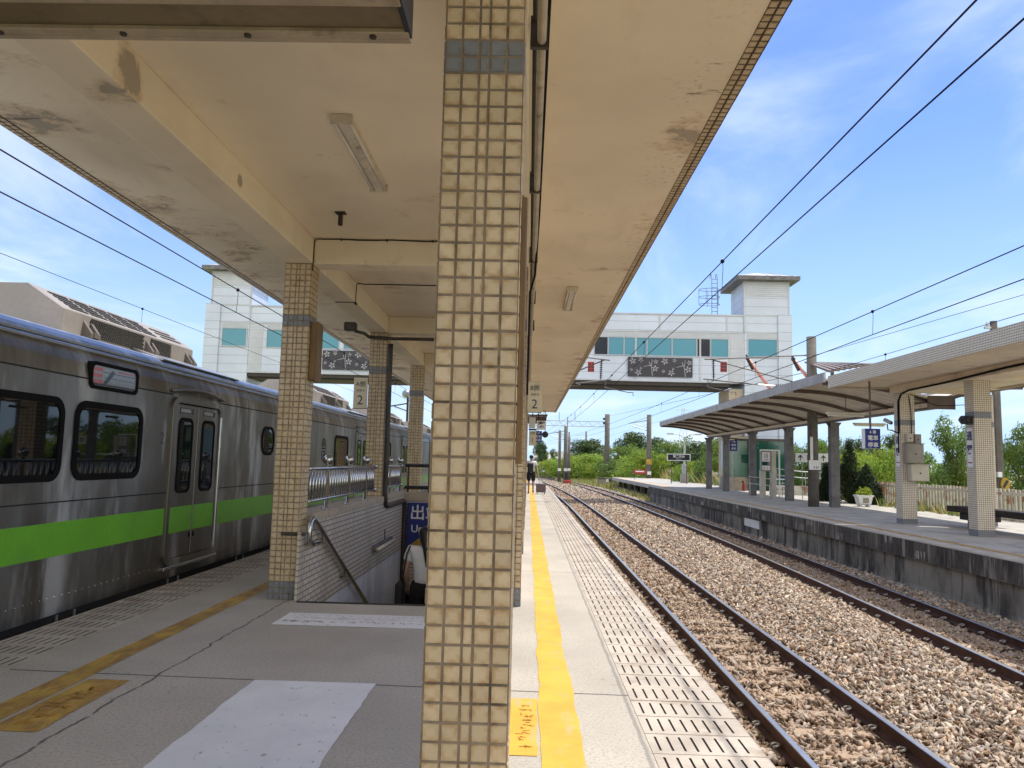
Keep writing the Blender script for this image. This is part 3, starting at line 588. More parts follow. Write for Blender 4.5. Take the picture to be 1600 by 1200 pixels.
def fixtures():
    b = thing('ceiling_bracket', 'small rusty bracket hanging from the ceiling near the first cross beam', 'bracket', (-1.88, 7.25, CE))
    build(MB().box(-1.93, -1.83, 7.21, 7.29, CE-.012, CE-.001), 'plate', M['iron'], b); build(MB().box(-1.90, -1.86, 7.23, 7.27, CE-.13, CE-.012), 'stem', M['iron'], b, .004)
    s = thing('hanging_sign', 'olive brown hanging sign box seen from below at the ceiling', 'sign', (-1.3, 2.12, CE), None)
    xa, xb, ya, yb, za = -2.4, -.385, 1.985, 2.215, 2.765
    build(MB().box(xa, xb-.012, ya+.012, yb-.012, za+.012, za+.5), 'casing', M['signbrown'], s)
    build(MB().box(xa, xb, yb-.0115, yb+.012, za-.004, za+.5).box(xa, xb, yb-.05, yb-.012, za-.004, za+.012), 'flange', M['flange'], s, .003)
    build(MB().box(xa, xb, ya-.012, ya+.0115, za-.004, za+.5).box(xa, xb, ya+.012, ya+.05, za-.004, za+.012), 'flange', M['flange'], s, .003)
    build(MB().box(xb-.011, xb+.006, ya+.013, yb-.013, za-.002, za+.5), 'end_plate', M['black'], s, .003)
    for k in range(5):
        for y in (yb-.03,): build(MB().lathe([(.004, -.009), (.011, -.006), (.011, 0)], (xb-.11-k*.38, y, za-.004), 8), 'screw', M['iron'], s)
    for x in (-2.0, -.8): build(MB().tube([(x, 2.12, za+.5), (x, 2.12, CE-.001)], .015, 8), 'hanger_rod', M['iron'], s)
    p = thing('brown_board', 'narrow rust brown board fixed on the right face of the large foreground pillar', 'board', (-.03, 2.8, 1.9)); 
    build(MB().box(-.042, -.022, 2.72, 2.9, 1.49, 2.46), 'panel', M['brownboard'], p, .004); build(MB().box(-.0425, -.035, 2.705, 2.72, 1.49, 2.46), 'edge_strip', M['brownboard'], p)
    p = thing('brown_board', 'brown upright board fixed on the right face of the first train-side pillar', 'board', (-2.33, 8.3, 2.6))
    build(MB().box(-2.396, -2.33, 8.20, 8.42, 2.32, 2.95), 'panel', M['brownboard'], p, .006); build(MB().box(-2.329, -2.317, 8.195, 8.425, 2.31, 2.96), 'edge_strip', M['brownboard'], p, .003)
    c = thing('conduit_pipe', 'pale conduit pipes strapped along the track-side beam', 'pipe', (0, 8, 3.5))
    build(MB().tube([(.02, -2, 3.52), (.02, 8.0, 3.50), (.0, 12.4, 3.48), (.0, 20, 3.5)], .022, 8), 'pipe', M['flange'], c, smooth=True)
    build(MB().tube([(-.015, -2, 3.62), (-.012, 9, 3.60), (-.012, 24, 3.62)], .012, 6), 'pipe', M['iron'], c, smooth=True)
    build(MB().tube([(.055, 1, 3.79), (.05, 5.6, 3.72), (.045, 6.2, 3.55), (.03, 7.9, 3.45), (-.02, 8.1, 3.3), (-.025, 8.12, 2.2)], .012, 6), 'cable', M['wire'], c, smooth=True)
    for y in (3.5, 5.5, 7.5, 9.5, 11.5): build(MB().box(-.035, .05, y, y+.025, 3.475, 3.635), 'strap', M['iron'], c)
    w = thing('ceiling_cable', 'thin dark cable tacked along the first cross beam', 'cable', (-1.4, 8.14, 3.8), 'cables on the beams')
    pts = [(-2.385, 8.13, 3.5), (-2.385, 8.14, 3.84), (-2.33, 8.143, 3.862)]+[(-2.3+k*.19, 8.143, 3.858+.006*math.sin(k*1.9)) for k in range(11)]
    build(MB().tube(pts, .006, 5), 'cable_run', M['wire'], w)
    for k in range(4): build(MB().box(-2.1+k*.5, -2.08+k*.5, 8.132, 8.149, 3.845, 3.868), 'clip', M['iron'], w)
    w = thing('ceiling_cable', 'stepped dark cable across the ceiling of the second bay', 'cable', (-1.4, 10.6, 3.8), 'cables on the beams')
    pts = [(-2.66, 10.2, 3.585), (-2.385, 10.2, 3.585), (-2.384, 10.22, 3.84), (-2.37, 10.25, 3.86)]+[(-2.3+k*.2, 10.3, 3.862) for k in range(10)]
    build(MB().tube(pts, .007, 5), 'cable_run', M['wire'], w); build(MB().box(-2.40, -2.37, 10.18, 10.26, 3.56, 3.585), 'clip', M['iron'], w)
    w = thing('cross_pipe', 'black pipe crossing under the second cross beam above the stairwell', 'pipe', (-1.4, 12.6, 3.5))
    build(MB().tube([(-2.95, 12.66, 3.6), (-2.78, 12.64, 3.56), (-2.7, 12.62, 3.5), (-2.3, 12.62, 3.48), (-.36, 12.62, 3.48)], .028, 8), 'pipe', M['iron'], w, smooth=True); build(MB().box(-3.12, -2.92, 12.56, 12.72, 3.60, 3.74), 'funnel', M['iron'], w, .02)
    def side_sign(x0, x1, y, za, zb, lines, label):
        s = thing('side_sign', label, 'sign', ((x0+x1)/2, y, za), 'platform side plates on the pillars'); build(MB().box(x0, x1, y, y+.03, za, zb), 'sign_plate', M['cream'], s, .004)
        xc = (x0+x1)/2; build(MB().box(x0-.006, x1+.006, y+.004, y+.026, za-.008, za-.001), 'edge_trim', M['iron'], s)
        for t, z, sz in lines: text(t, sz, (xc, y-.002, z), (1,0,0), (0,0,1), M['ink'], 'lettering', s, .0015, sx=.95)
    side_sign(-2.93, -2.70, 12.68, 2.31, 2.82, (('A側', 2.71, .105), ('SIDE A', 2.605, .052), ('2', 2.44, .22)), 'cream plate reading A and 2 beside the second train-side pillar')
    side_sign(-.03, .205, 12.68, 2.31, 2.82, (('B側', 2.71, .105), ('SIDE B', 2.605, .052), ('2', 2.44, .22)), 'cream plate reading SIDE B 2 on the track side')
    side_sign(.02, .33, 34.4, 2.22, 2.86, (('B側', 2.75, .13), ('1', 2.44, .26)), 'small far cream plate reading 1 near the walking person')
    s = thing('lightbox_sign', 'small white box sign with black character hanging at the canopy end', 'sign', (.6, 35.5, 3.2)); build(MB().box(.36, .79, 35.4, 35.6, 2.97, 3.38), 'sign_box', M['white'], s, .01)
    text('客', .33, (.575, 35.395, 3.175), (1,0,0), (0,0,1), M['black'], 'lettering', s, bold=.004)
    for x in (.46, .69): build(MB().tube([(x, 35.5, 3.38), (x, 35.5, 3.86)], .015, 6), 'hanger_rod', M['iron'], s)
    s = thing('stop_sign_board', 'small far blue stop board under the near canopy end', 'sign', (.45, 36, 2.5), 'blue train stop boards'); build(MB().box(.26, .62, 35.8, 35.86, 2.4, 2.92), 'sign_board', M['blue'], s, .006)
    text('4 車', .11, (.44, 35.795, 2.82), (1,0,0), (0,0,1), M['white'], 'lettering', s); text('電車', .14, (.44, 35.795, 2.66), (1,0,0), (0,0,1), M['white'], 'lettering', s); text('停車', .14, (.44, 35.795, 2.49), (1,0,0), (0,0,1), M['white'], 'lettering', s); build(MB().tube([(.44, 35.83, 2.92), (.44, 35.83, 3.86)], .015, 6), 'hanger_rod', M['iron'], s)
    s = thing('signal_lamp', 'round black signal lamp hanging next to the far blue board', 'signal', (.76, 36, 2.8)); build(MB().prism([(.77+.15*math.cos(a), 2.77+.15*math.sin(a)) for a in [k*math.pi/8 for k in range(16)]], 'y', 35.9, 35.98), 'disc', M['black'], s); build(MB().tube([(.77, 35.7, 2.77), (.77, 35.9, 2.77)], .07, 10), 'hood', M['black'], s); build(MB().tube([(.77, 35.94, 2.9), (.77, 35.94, 3.86)], .015, 6), 'hanger_rod', M['iron'], s)
    s = thing('clock_box', 'small white box with dark display under the far canopy', 'clock', (.1, 35, 3.1)); build(MB().box(.0, .3, 34.9, 35.0, 3.0, 3.5), 'housing', M['white'], s, .01); build(MB().box(.0, .36, 34.88, 34.899, 2.9, 2.98), 'display', M['black'], s); build(MB().tube([(.15, 34.95, 3.5), (.15, 34.95, 3.86)], .015, 6), 'hanger_rod', M['iron'], s)
fixtures()

# ------------------------------------------------------------------ train
TX = -4.3
def train_car(y0, y1, wins, doors, ovals, acs, disp, label, textat=None):
    t = thing('train_car', label, 'train', (-5.7, (y0+y1)/2, -.9), 'coupled cars of the silver train')
    W = 2.8; half = [(0, 0), (0, 2.20), (-.03, 2.34), (-.10, 2.48), (-.20, 2.60), (-.30, 2.665), (-.75, 2.77), (-1.4, 2.80)]
    prof = [(TX+a, z) for a, z in half]+[(TX-W-a, z) for a, z in reversed(half[:-1])]
    mb = MB()
    n = len(prof); vs = []; ys = [y0, y1]
    for y in ys: vs += [(p[0], y, p[1]) for p in prof]
    fs = [tuple(range(n)), tuple(reversed(range(n, 2*n)))]; ms = [0, 0]
    for i in range(n):
        j = (i+1) % n; fs.append((i, n+i, n+j, j)); ms.append(1 if 4 <= i <= n-6 else 0)
    mb.v = vs; mb.f = fs; mb.m = ms
    bd = build(mb, 'body', [M['steel'], M['roofsteel']], t, uv=False)
    build(MB().box(TX-.02, TX+.012, y0+.02, y1-.02, 2.455, 2.475).box(TX-.12, TX-.07, y0+.02, y1-.02, 2.515, 2.54), 'gutter_rail', M['roofsteel'], bd, .003)
    ins = sorted([d for d in doors])
    def segs(a, b):
        out = []; c = a
        for d in ins: out.append((c, d-.72)); c = d+.72
        out.append((c, b)); return out
    for a, b in segs(y0+.05, y1-.05):
        build(MB().box(TX-.01, TX+.003, a, b, .53, .84), 'green_stripe', M['green'], t, uv=False)
        build(MB().box(TX-.01, TX+.006, a, b, 1.018, 1.03).box(TX-.01, TX+.006, a, b, 2.19, 2.203), 'panel_seam', M['under'], bd, uv=False)
        y = a+.06
        mb = MB()
        while y < b-.05:
            mb.ball((TX+.001, y, .16), .012, 6, 4); y += .11
        if y0 < 10: build(mb, 'rivet_row', M['steel'], bd, uv=False, smooth=True)
    build(MB().box(TX-2.7, TX-.04, y0+.1, y1-.1, -.75, -.01), 'underframe', M['under'], t)
    for k in range(int((y1-y0)/2.2)):
        y = y0+.8+k*2.2; build(MB().tube([(TX-.03, y, -.02), (TX-.03, y, -.12), (TX-.03, y+.28, -.12), (TX-.03, y+.28, -.02)], .014, 6), 'step_iron', M['galv'], t)
    for yc, w in wins:
        f = build(MB().ring(rrect(yc, 1.595, w, .77, .16), rrect(yc, 1.595, w-.13, .64, .11), 'x', TX-.02, TX+.014), 'window', M['rubber'], t)
        build(MB().prism(rrect(yc, 1.595, w-.12, .65, .11), 'x', TX-.03, TX+.004), 'pane', M['darkglass'], f); build(MB().box(TX+.004, TX+.012, yc-.11, yc+.11, 1.84, 1.86), 'latch', M['rubber'], f)
    for yc in ovals:
        f = build(MB().ring(rrect(yc, 1.73, .62, .47, .2), rrect(yc, 1.73, .53, .38, .17), 'x', TX-.02, TX+.012), 'window', M['rubber'], t, label='small rounded window near the car end'); build(MB().prism(rrect(yc, 1.73, .54, .39, .17), 'x', TX-.03, TX+.003), 'pane', M['darkglass'], f)
    for yc in doors:
        d = build(MB().ring(rrect(yc, 1.165, 1.50, 2.03, .14), rrect(yc, 1.165, 1.34, 1.89, .10), 'x', TX-.03, TX+.035), 'door', M['doorsteel'], t, .005)
        build(MB().box(TX-.02, TX+.055, yc-.76, yc+.76, .10, .15), 'sill', M['bright'], d, .01); build(MB().box(TX+.0, TX+.045, yc+.675, yc+.745, .22, 2.0), 'grab_rail', M['bright'], d, .012)
        build(MB().prism(rrect(yc, 1.165, 1.36, 1.91, .10), 'x', TX-.03, TX+.003), 'door_gap', M['rubber'], d)
        for s in (-1, 1):
            a, b = sorted((yc+s*.011, yc+s*.664)); X = TX+.012; l = build(MB().box(TX-.02, X, a, b, .225, 2.10), 'door_leaf', M['doorsteel'], t, .008)
            build(MB().box(X-.001, X+.002, a+.01, b-.01, .53, .84), 'green_stripe', M['green'], l, uv=False)
            build(MB().ring(rrect((a+b)/2, 1.47, .40, .93, .10), rrect((a+b)/2, 1.47, .33, .86, .08), 'x', X-.003, X+.010), 'window_frame', M['rubber'], l); build(MB().prism(rrect((a+b)/2, 1.47, .34, .87, .08), 'x', X-.005, X+.004), 'pane', M['darkglass'], l)
            build(MB().box(X-.003, X+.003, (a+b)/2-.19, (a+b)/2+.19, 1.99, 2.055), 'notice_strip', M['displaydark'], l); build(MB().box(X+.003, X+.004, (a+b)/2-.17, (a+b)/2+.11, 2.0, 2.045), 'notice_print', M['galv'], l)
            build(MB().box(X-.003, X+.008, yc+s*.06-.012, yc+s*.06+.012, .44, .5), 'pull', M['rubber'], l)
        pts = [(TX+.02+.03*math.sin(k/10*math.pi), yc-.78+1.56*k/10, 2.24+.055*math.sin(k/10*math.pi)) for k in range(11)]
        build(MB().tube(pts, .022, 6), 'rain_gutter', M['doorsteel'], t, smooth=True)
    for yc in disp:
        f = build(MB().ring(rrect(yc, 2.245, .92, .27, .07), rrect(yc, 2.245, .84, .20, .05), 'x', TX-.05, TX+.02), 'destination_display', M['rubber'], t); build(MB().prism(rrect(yc, 2.245, .85, .21, .05), 'x', TX-.06, TX+.008), 'glass', M['display'], f)
        m = MB()
        for k in range(3): m.box(TX+.008, TX+.0095, yc-.40, yc-.24, 2.17+k*.06, 2.205+k*.06)
        m.box(TX+.008, TX+.0095, yc+.05, yc+.36, 2.31, 2.325); build(m, 'red_reflections', M['reflred'], f)  # red reflections in the mirror-like glass, painted on as bars
        m = MB()
        for a0, a1, z0, z1 in ((-.24,.40,2.285,2.292),(-.2,.38,2.235,2.24),(-.4,.4,2.15,2.172)): m.box(TX+.008, TX+.0092, yc+a0, yc+a1, z0, z1)
        m.prism([(yc-.22, 2.175), (yc-.15, 2.175), (yc+.0, 2.30), (yc-.06, 2.32)], 'x', TX+.008, TX+.0093); build(m, 'dark_reflections', M['displaydark'], f)  # dark parts of the same painted reflection
    for ya, yb in acs:
        a = build(MB().prism([(TX-.62, 2.735), (TX-.62, 2.99), (TX-1.02, 3.25), (TX-1.78, 3.25), (TX-2.18, 2.99), (TX-2.18, 2.735)], 'y', ya, yb), 'roof_unit', M['acbeige'], t, .01)
        L = yb-ya; m = MB()
        n = 26
        for r in range(8):
            for k in range(n):
                yy = ya+L*.16+(L*.38)*(k+(.5 if r % 2 else 0))/n; m.box(TX-.622, TX-.612, yy, yy+L*.38/n*.74, 2.765+r*.026, 2.784+r*.026)
        for r in range(7): m.box(TX-.622, TX-.612, ya+L*.60, ya+L*.78, 2.77+r*.029, 2.787+r*.029)
        build(m, 'side_grille', M['acdark'], a, uv=False)
        m = MB(); u = Vector((-.40, 0, .26)).normalized(); nrm = Vector((.26, 0, .40)).normalized()
        for r in range(5):
            for k in range(5):
                p = Vector((TX-.62, ya+L*(.07+.125*k)+.16, 2.99))+u*(.07+.075*r); m.obox(p, (.021, L*.052, .008), (u, (0,1,0), nrm))
        for r in range(3): p = Vector((TX-.62, ya+L*.84, 2.99))+u*(.12+.1*r); m.obox(p, (.02, L*.09, .008), (u, (0,1,0), nrm))
        build(m, 'top_grille', M['acdark'], a, uv=False)
        for k in (.12, .56, .92):
            yy = ya+L*k; build(MB().prism([(TX-.62, 2.73), (TX-.52, 2.73), (TX-.52, 2.78), (TX-.62, 2.92)], 'y', yy, yy+.05).prism([(TX-.62, 2.73), (TX-.52, 2.73), (TX-.52, 2.78), (TX-.62, 2.92)], 'y', yy+.14, yy+.19).box(TX-.62, TX-.51, yy+.051, yy+.139, 2.735, 2.79), 'mount_bracket', M['acshade'], a)
        build(MB().prism([(TX-.215, 2.625), (TX-.20, 2.64), (TX-.60, 2.775), (TX-.60, 2.76)], 'y', ya+L*.45, yb+.75), 'roof_fairing', M['roofsteel'], t)
    if textat:
        text('2', .20, (TX+.003, textat, 1.66), (0,1,0), (0,0,1), M['steelgrey'], 'car_number', t)
    return t
train_car(-4.6, 14.25, [(4.9, 1.34), (6.36, 1.30), (7.82, 1.28)], [2.9, 9.87], [12.62], [(7.85, 11.0), (-2, 1)], [7.82], 'nearest silver train car with green stripe and large rounded windows at the left edge', 8.95)
c2 = train_car(14.65, 33.4, [(17.65, 1.28), (21.9, 1.28), (23.4, 1.28)], [19.8, 26.8], [], [(17.6, 20.8), (26.6, 29.8)], [22], 'second silver train car seen behind the stairwell railing and pillars')
em = MB()
for sg in (1, -1):
    arc = [(16.1+.13*math.cos(a), 1.635+sg*(.035+.20*math.sin(a))) for a in [R_(8+16.4*k) for k in range(11)]]
    for (a0, b0), (a1, b1) in zip(arc[:-1], arc[1:]): em.tube([(TX+.003, a0, b0), (TX+.003, a1, b1)], .009, 4)
    em.box(TX+.001, TX+.004, 15.95, 16.25, 1.635+sg*.03-.012, 1.635+sg*.03+.012); em.box(TX+.001, TX+.004, 16.09, 16.11, *sorted((1.635+sg*.05, 1.635+sg*.18))); em.box(TX+.001, TX+.004, 16.05, 16.15, *sorted((1.635+sg*.11, 1.635+sg*.13)))
build(em, 'oval_emblem', M['rubber'], c2, uv=False)
train_car(33.8, 52.5, [(36.6, 1.28), (41, 1.28), (42.5, 1.28)], [38.9, 45.9], [], [(36.6, 39.8), (45.6, 48.8)], [], 'third silver train car farthest along the platform, mostly hidden by pillars')

# ------------------------------------------------------------------ ground, ballast, tracks
def cx1(y): return 2.945+bend(y)
def cx2(y): return 7.03+bend(y)-.42*max(0, (30-y)/20.0)**2*(1 if y > -5 else 1)
struct(build(MB().poly([(-900, -400, -1.32), (900, -400, -1.32), (900, 1500, -1.32), (-900, 1500, -1.32)]), 'ground', M['ground'], uv=False), label='grassy ground beyond the station')
mb = MB(); ys = [-10+5*i for i in range(40)]; prev = None
for y in ys:
    b = bend(y); xs = [1.25+b, 2.0+b, 3.9+b, 4.9+b, 6.0+b, 8.1+b, 9.6+b]; zs = [-1.14, -1.125, -1.125, -1.06, -1.125, -1.125, -1.30]
    cur = [(x, y, z) for x, z in zip(xs, zs)]
    if prev:
        for k in range(6): mb.poly([prev[k], prev[k+1], cur[k+1], cur[k]])
    prev = cur
struct(build(mb, 'trackbed', M['bed'], uv=False), label='brown dirt bed under the ballast stones')
mb = MB().poly([(-7.6, -10, -1.1), (-4.0, -10, -1.1), (-4.0, 90, -1.1), (-7.6, 90, -1.1)])
struct(build(mb, 'trackbed', M['bed'], uv=False), label='dark ballast bed under the silver train')
def surf(x, y):   # height of the top of the stones
    d = np.minimum(np.abs(x-cx1n(y)), np.abs(x-cx2n(y))); return np.where(d < .56, -1.070, np.where(d < 1.02, -1.070+.03*np.clip((d-.65)/.35, 0, 1), -1.05+.06*np.exp(-((x-4.95)/.6)**2)))
def cx1n(y): return 2.945-np.maximum(0, y-38)**2/1800
def cx2n(y): return 7.03-np.maximum(0, y-38)**2/1800-.42*np.maximum(0, (30-y)/20)**2
def ballast():
    import bmesh
    shapes = []
    for k in range(18):
        bm = bmesh.new(); pts = RNG.uniform(-1, 1, (11, 3)); pts = pts/np.maximum(.55, np.abs(pts).max(1))[:, None]*np.array([1.15, RNG.uniform(.6, .95), RNG.uniform(.35, .7)])
        for q in pts: bm.verts.new(q)
        r = bmesh.ops.convex_hull(bm, input=bm.verts)
        for v in [v for v in bm.verts if not v.link_faces]: bm.verts.remove(v)
        bmesh.ops.triangulate(bm, faces=bm.faces); bm.verts.index_update(); shapes.append((np.array([v.co for v in bm.verts]), np.array([[v.index for v in f.verts] for f in bm.faces]))); bm.free()
    P = []
    for y0, y1, dens, sz in ((3.0, 8, 760, .0305), (8, 15, 640, .0315), (15, 24, 400, .037), (24, 38, 210, .046), (38, 62, 85, .062), (62, 104, 34, .085)):
        A = (y1-y0)*7.2; n = int(A*dens); y = RNG.uniform(y0, y1, n); x = RNG.uniform(1.3, 8.5, n)+np.minimum(0, -np.maximum(0, y-38)**2/1800)
        keep = (x-np.minimum(0, -np.maximum(0, y-38)**2/1800) < .68*y+2.2); x = x[keep]; y = y[keep]; n = len(x)
        s = sz*RNG.uniform(.6, 1.35, n); z = surf(x, y)+RNG.normal(0, .015, n)-.014
        ok = np.ones(n, bool)
        for cf in (cx1n, cx2n):
            c = cf(y); d = np.abs(x-c); ok &= ~(np.abs(d-.565) < .075)
            sl = (np.abs(((y/.585) % 1)-.5) > .31) & (d < 1.0); ok &= ~(sl & (RNG.random(n) < np.where(d < .5, .55, .5)))
        P.append(np.stack([x, y, z, s], 1)[ok])
    P = np.concatenate(P); n = len(P)
    ang = RNG.uniform(0, 2*np.pi, n); tl = RNG.uniform(-.9, .9, (n, 2)); kind = RNG.integers(0, 18, n); ca, sa = np.cos(ang), np.sin(ang)
    VV = []; FF = []; OW = []; base = 0
    for k in range(18):
        I = np.where(kind == k)[0]; bv, bf = shapes[k]; v = bv[None]*P[I, 3][:, None, None]; c1, s1 = ca[I][:, None], sa[I][:, None]
        X = v[:, :, 0]*c1-v[:, :, 1]*s1; Y = v[:, :, 0]*s1+v[:, :, 1]*c1; Z = v[:, :, 2]+X*tl[I, 0:1]+Y*tl[I, 1:2]
        VV.append(np.stack([X+P[I, 0:1], Y+P[I, 1:2], Z+P[I, 2:3]], 2).reshape(-1, 3)); FF.append((bf[None]+np.arange(len(I))[:, None, None]*len(bv)+base).reshape(-1, 3)); OW.append(np.repeat(I, len(bf))); base += len(I)*len(bv)
    V = np.concatenate(VV); Fc = np.concatenate(FF); OW = np.concatenate(OW)
    me = bpy.data.meshes.new('ballast_stones'); me.vertices.add(len(V)); me.vertices.foreach_set('co', V.ravel())
    me.loops.add(Fc.size); me.loops.foreach_set('vertex_index', Fc.ravel()); me.polygons.add(len(Fc)); me.polygons.foreach_set('loop_start', np.arange(0, Fc.size, 3)); me.polygons.foreach_set('loop_total', np.full(len(Fc), 3))
    pal = np.array([(.52,.42,.32),(.36,.25,.17),(.60,.53,.45),(.46,.40,.35),(.27,.175,.12),(.64,.56,.46),(.33,.30,.275),(.54,.39,.27)]); t = pal[RNG.integers(0, 8, n)]*np.array([1.0, .95, .88])*RNG.uniform(.62, 1.12, (n, 1))
    d1 = np.abs(np.abs(P[:, 0]-cx1n(P[:, 1]))-.56); d2 = np.abs(np.abs(P[:, 0]-cx2n(P[:, 1]))-.56); rust = np.maximum(np.clip(1-np.minimum(d1, d2)/.4, 0, 1)*.75, np.where(np.minimum(np.abs(P[:, 0]-cx1n(P[:, 1])), np.abs(P[:, 0]-cx2n(P[:, 1]))) < .56, .6, 0))[:, None]*RNG.uniform(.3, 1, (n, 1))
    t = t*(1-rust)+np.array([(.31, .205, .13)])*rust
    a = me.attributes.new('tint', 'FLOAT_COLOR', 'FACE'); c4 = np.ones((len(Fc), 4)); c4[:, :3] = t[OW]; a.data.foreach_set('color', c4.ravel())
    me.materials.append(M['stone']); me.update(calc_edges=True); me.validate()
    o = bpy.data.objects.new('ballast_stones', me); COL.objects.link(o); WL[o] = Vector(); struct(o, 'stuff', 'brown and grey ballast stones between and around the rails', 'gravel')
ballast()

RAILP = [(-.062, 0), (.062, 0), (.062, .014), (.012, .032), (.010, .112), (.033, .122), (.033, .148), (.026, .153), (-.026, .153), (-.033, .148), (-.033, .122), (-.010, .112), (-.012, .032), (-.062, .014)]
RAILM = [0]*14; RAILM[7] = 1; RAILM[6] = 1; RAILM[8] = 1
def track(name, cf, label, yend, nsl):
    t = thing(name, label, 'railway track', (cf(20), 20, -1.053), 'railway tracks'); ys = list(np.arange(-6, 38, 4))+list(np.arange(38, yend, 3))
    for s in (-1, 1): build(MB().sweep(RAILP, [(cf(y)+s*.565, y, -1.053) for y in ys], ms=RAILM), 'rail', [M['railside'], M['railtop']], t, uv=False, label='left rail' if s < 0 else 'right rail')
    sp = MB()
    y0 = 2.6325 if True else 0
    # prestressed sleeper: trapezoid section, dipped middle
    def sl(x, y):
        m = MB(); pr = [(-1.0, .0), (-.25, -.008), (.25, -.008), (1.0, 0)]
        vs = []
        for px, dz in pr:
            vs += [(x+px, y-.12, -1.24), (x+px, y+.12, -1.24), (x+px, y+.085, -1.056+dz), (x+px, y-.085, -1.056+dz)]
        fs = [(0,1,2,3), (15,14,13,12)]
        for i in range(3):
            for k in range(4): fs.append((i*4+k, i*4+4+k, i*4+4+(k+1) % 4, i*4+(k+1) % 4))
        return m.add(vs, fs)
    base = build(sl(cf(y0), y0), 'sleeper', M['sleeper'], t, .008, uv=False)
    clips = []
    for s in (-1, 1):
        for k in (-1, 1):
            x = cf(y0)+s*.565+k*.085; pts = [(x+k*(.036*math.cos(a)-.005), y0+.042*math.sin(a), -1.022+.026*math.sin(a*.5)) for a in [R_(40+28*i) for i in range(11)]]
            clips.append(build(MB().tube(pts, .011, 6), 'rail_clip', M['greybox'], base, smooth=True, uv=False))
    for i in range(1, nsl):
        y = y0+.585*i; off = Vector((cf(y)-cf(y0), .585*i, 0)); o = base.copy(); COL.objects.link(o); WL[o] = WL[base]+off; o.location = WL[o]-WL[t]
        if i < 25:
            for c in clips:
                d = c.copy(); COL.objects.link(d); d.parent = o; WL[d] = WL[c]+off
    return t
track('railway_track', cx1, 'polished railway track running beside the near platform edge', 150, 100)
track('railway_track', cx2, 'rustier railway track beside the opposite platform wall', 150, 100)

# ------------------------------------------------------------------ far platform
FX = 8.42
def far_platform():
    mb = MB(); mb.box(FX, 15.4, 2, 54, -.014, 0); p = struct(build(mb, 'platform', M['farfloor'], uv=False), label='opposite platform with weathered edge and shaded paving')
    build(MB().box(FX-.004, FX+.4, 2, 54.01, -.40, -.0145), 'edge_course', M['farwall'], p)
    build(MB().box(FX+.075, FX+.6, 2, 54.02, -.95, -.401), 'face_wall', M['farwall'], p); 
    pr = [(FX-.05, -1.4), (FX+.6, -1.4), (FX+.6, -.951), (FX+.07, -.951)]; build(MB().prism(pr, 'y', 2, 54.03), 'wall_foot', M['farwall'], p)
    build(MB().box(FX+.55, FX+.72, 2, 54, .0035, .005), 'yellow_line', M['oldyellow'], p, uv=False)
    build(MB().box(FX+.05, FX+.45, 2, 54, .0035, .0055), 'paver_strip', M['slab'], p, uv=False)
    build(MB().box(FX+.060, FX+.0745, 28.6, 30.5, -.76, -.46), 'paint_patch', M['whitepaint'], p, uv=False, label='pale repainted patch on the wall')
    q = struct(build(MB().box(9.35, 15.4, 54.05, 86, -.32, -.0), 'platform', M['farfloor'], bev=.02, uv=False), label='sunlit far end of the opposite platform on open supports')
    for k in range(8): build(MB().box(9.8, 10.1, 55+k*4, 55.4+k*4, -1.35, -.321), 'support', M['farwall'], q)
    build(MB().box(9.7, 9.9, 54.05, 86, .0035, .005), 'yellow_line', M['yellow'], q, uv=False); build(MB().box(9.6, 9.75, 54.3, 86, -1.05, -.95), 'pipe', M['farwall'], q)
far_platform()

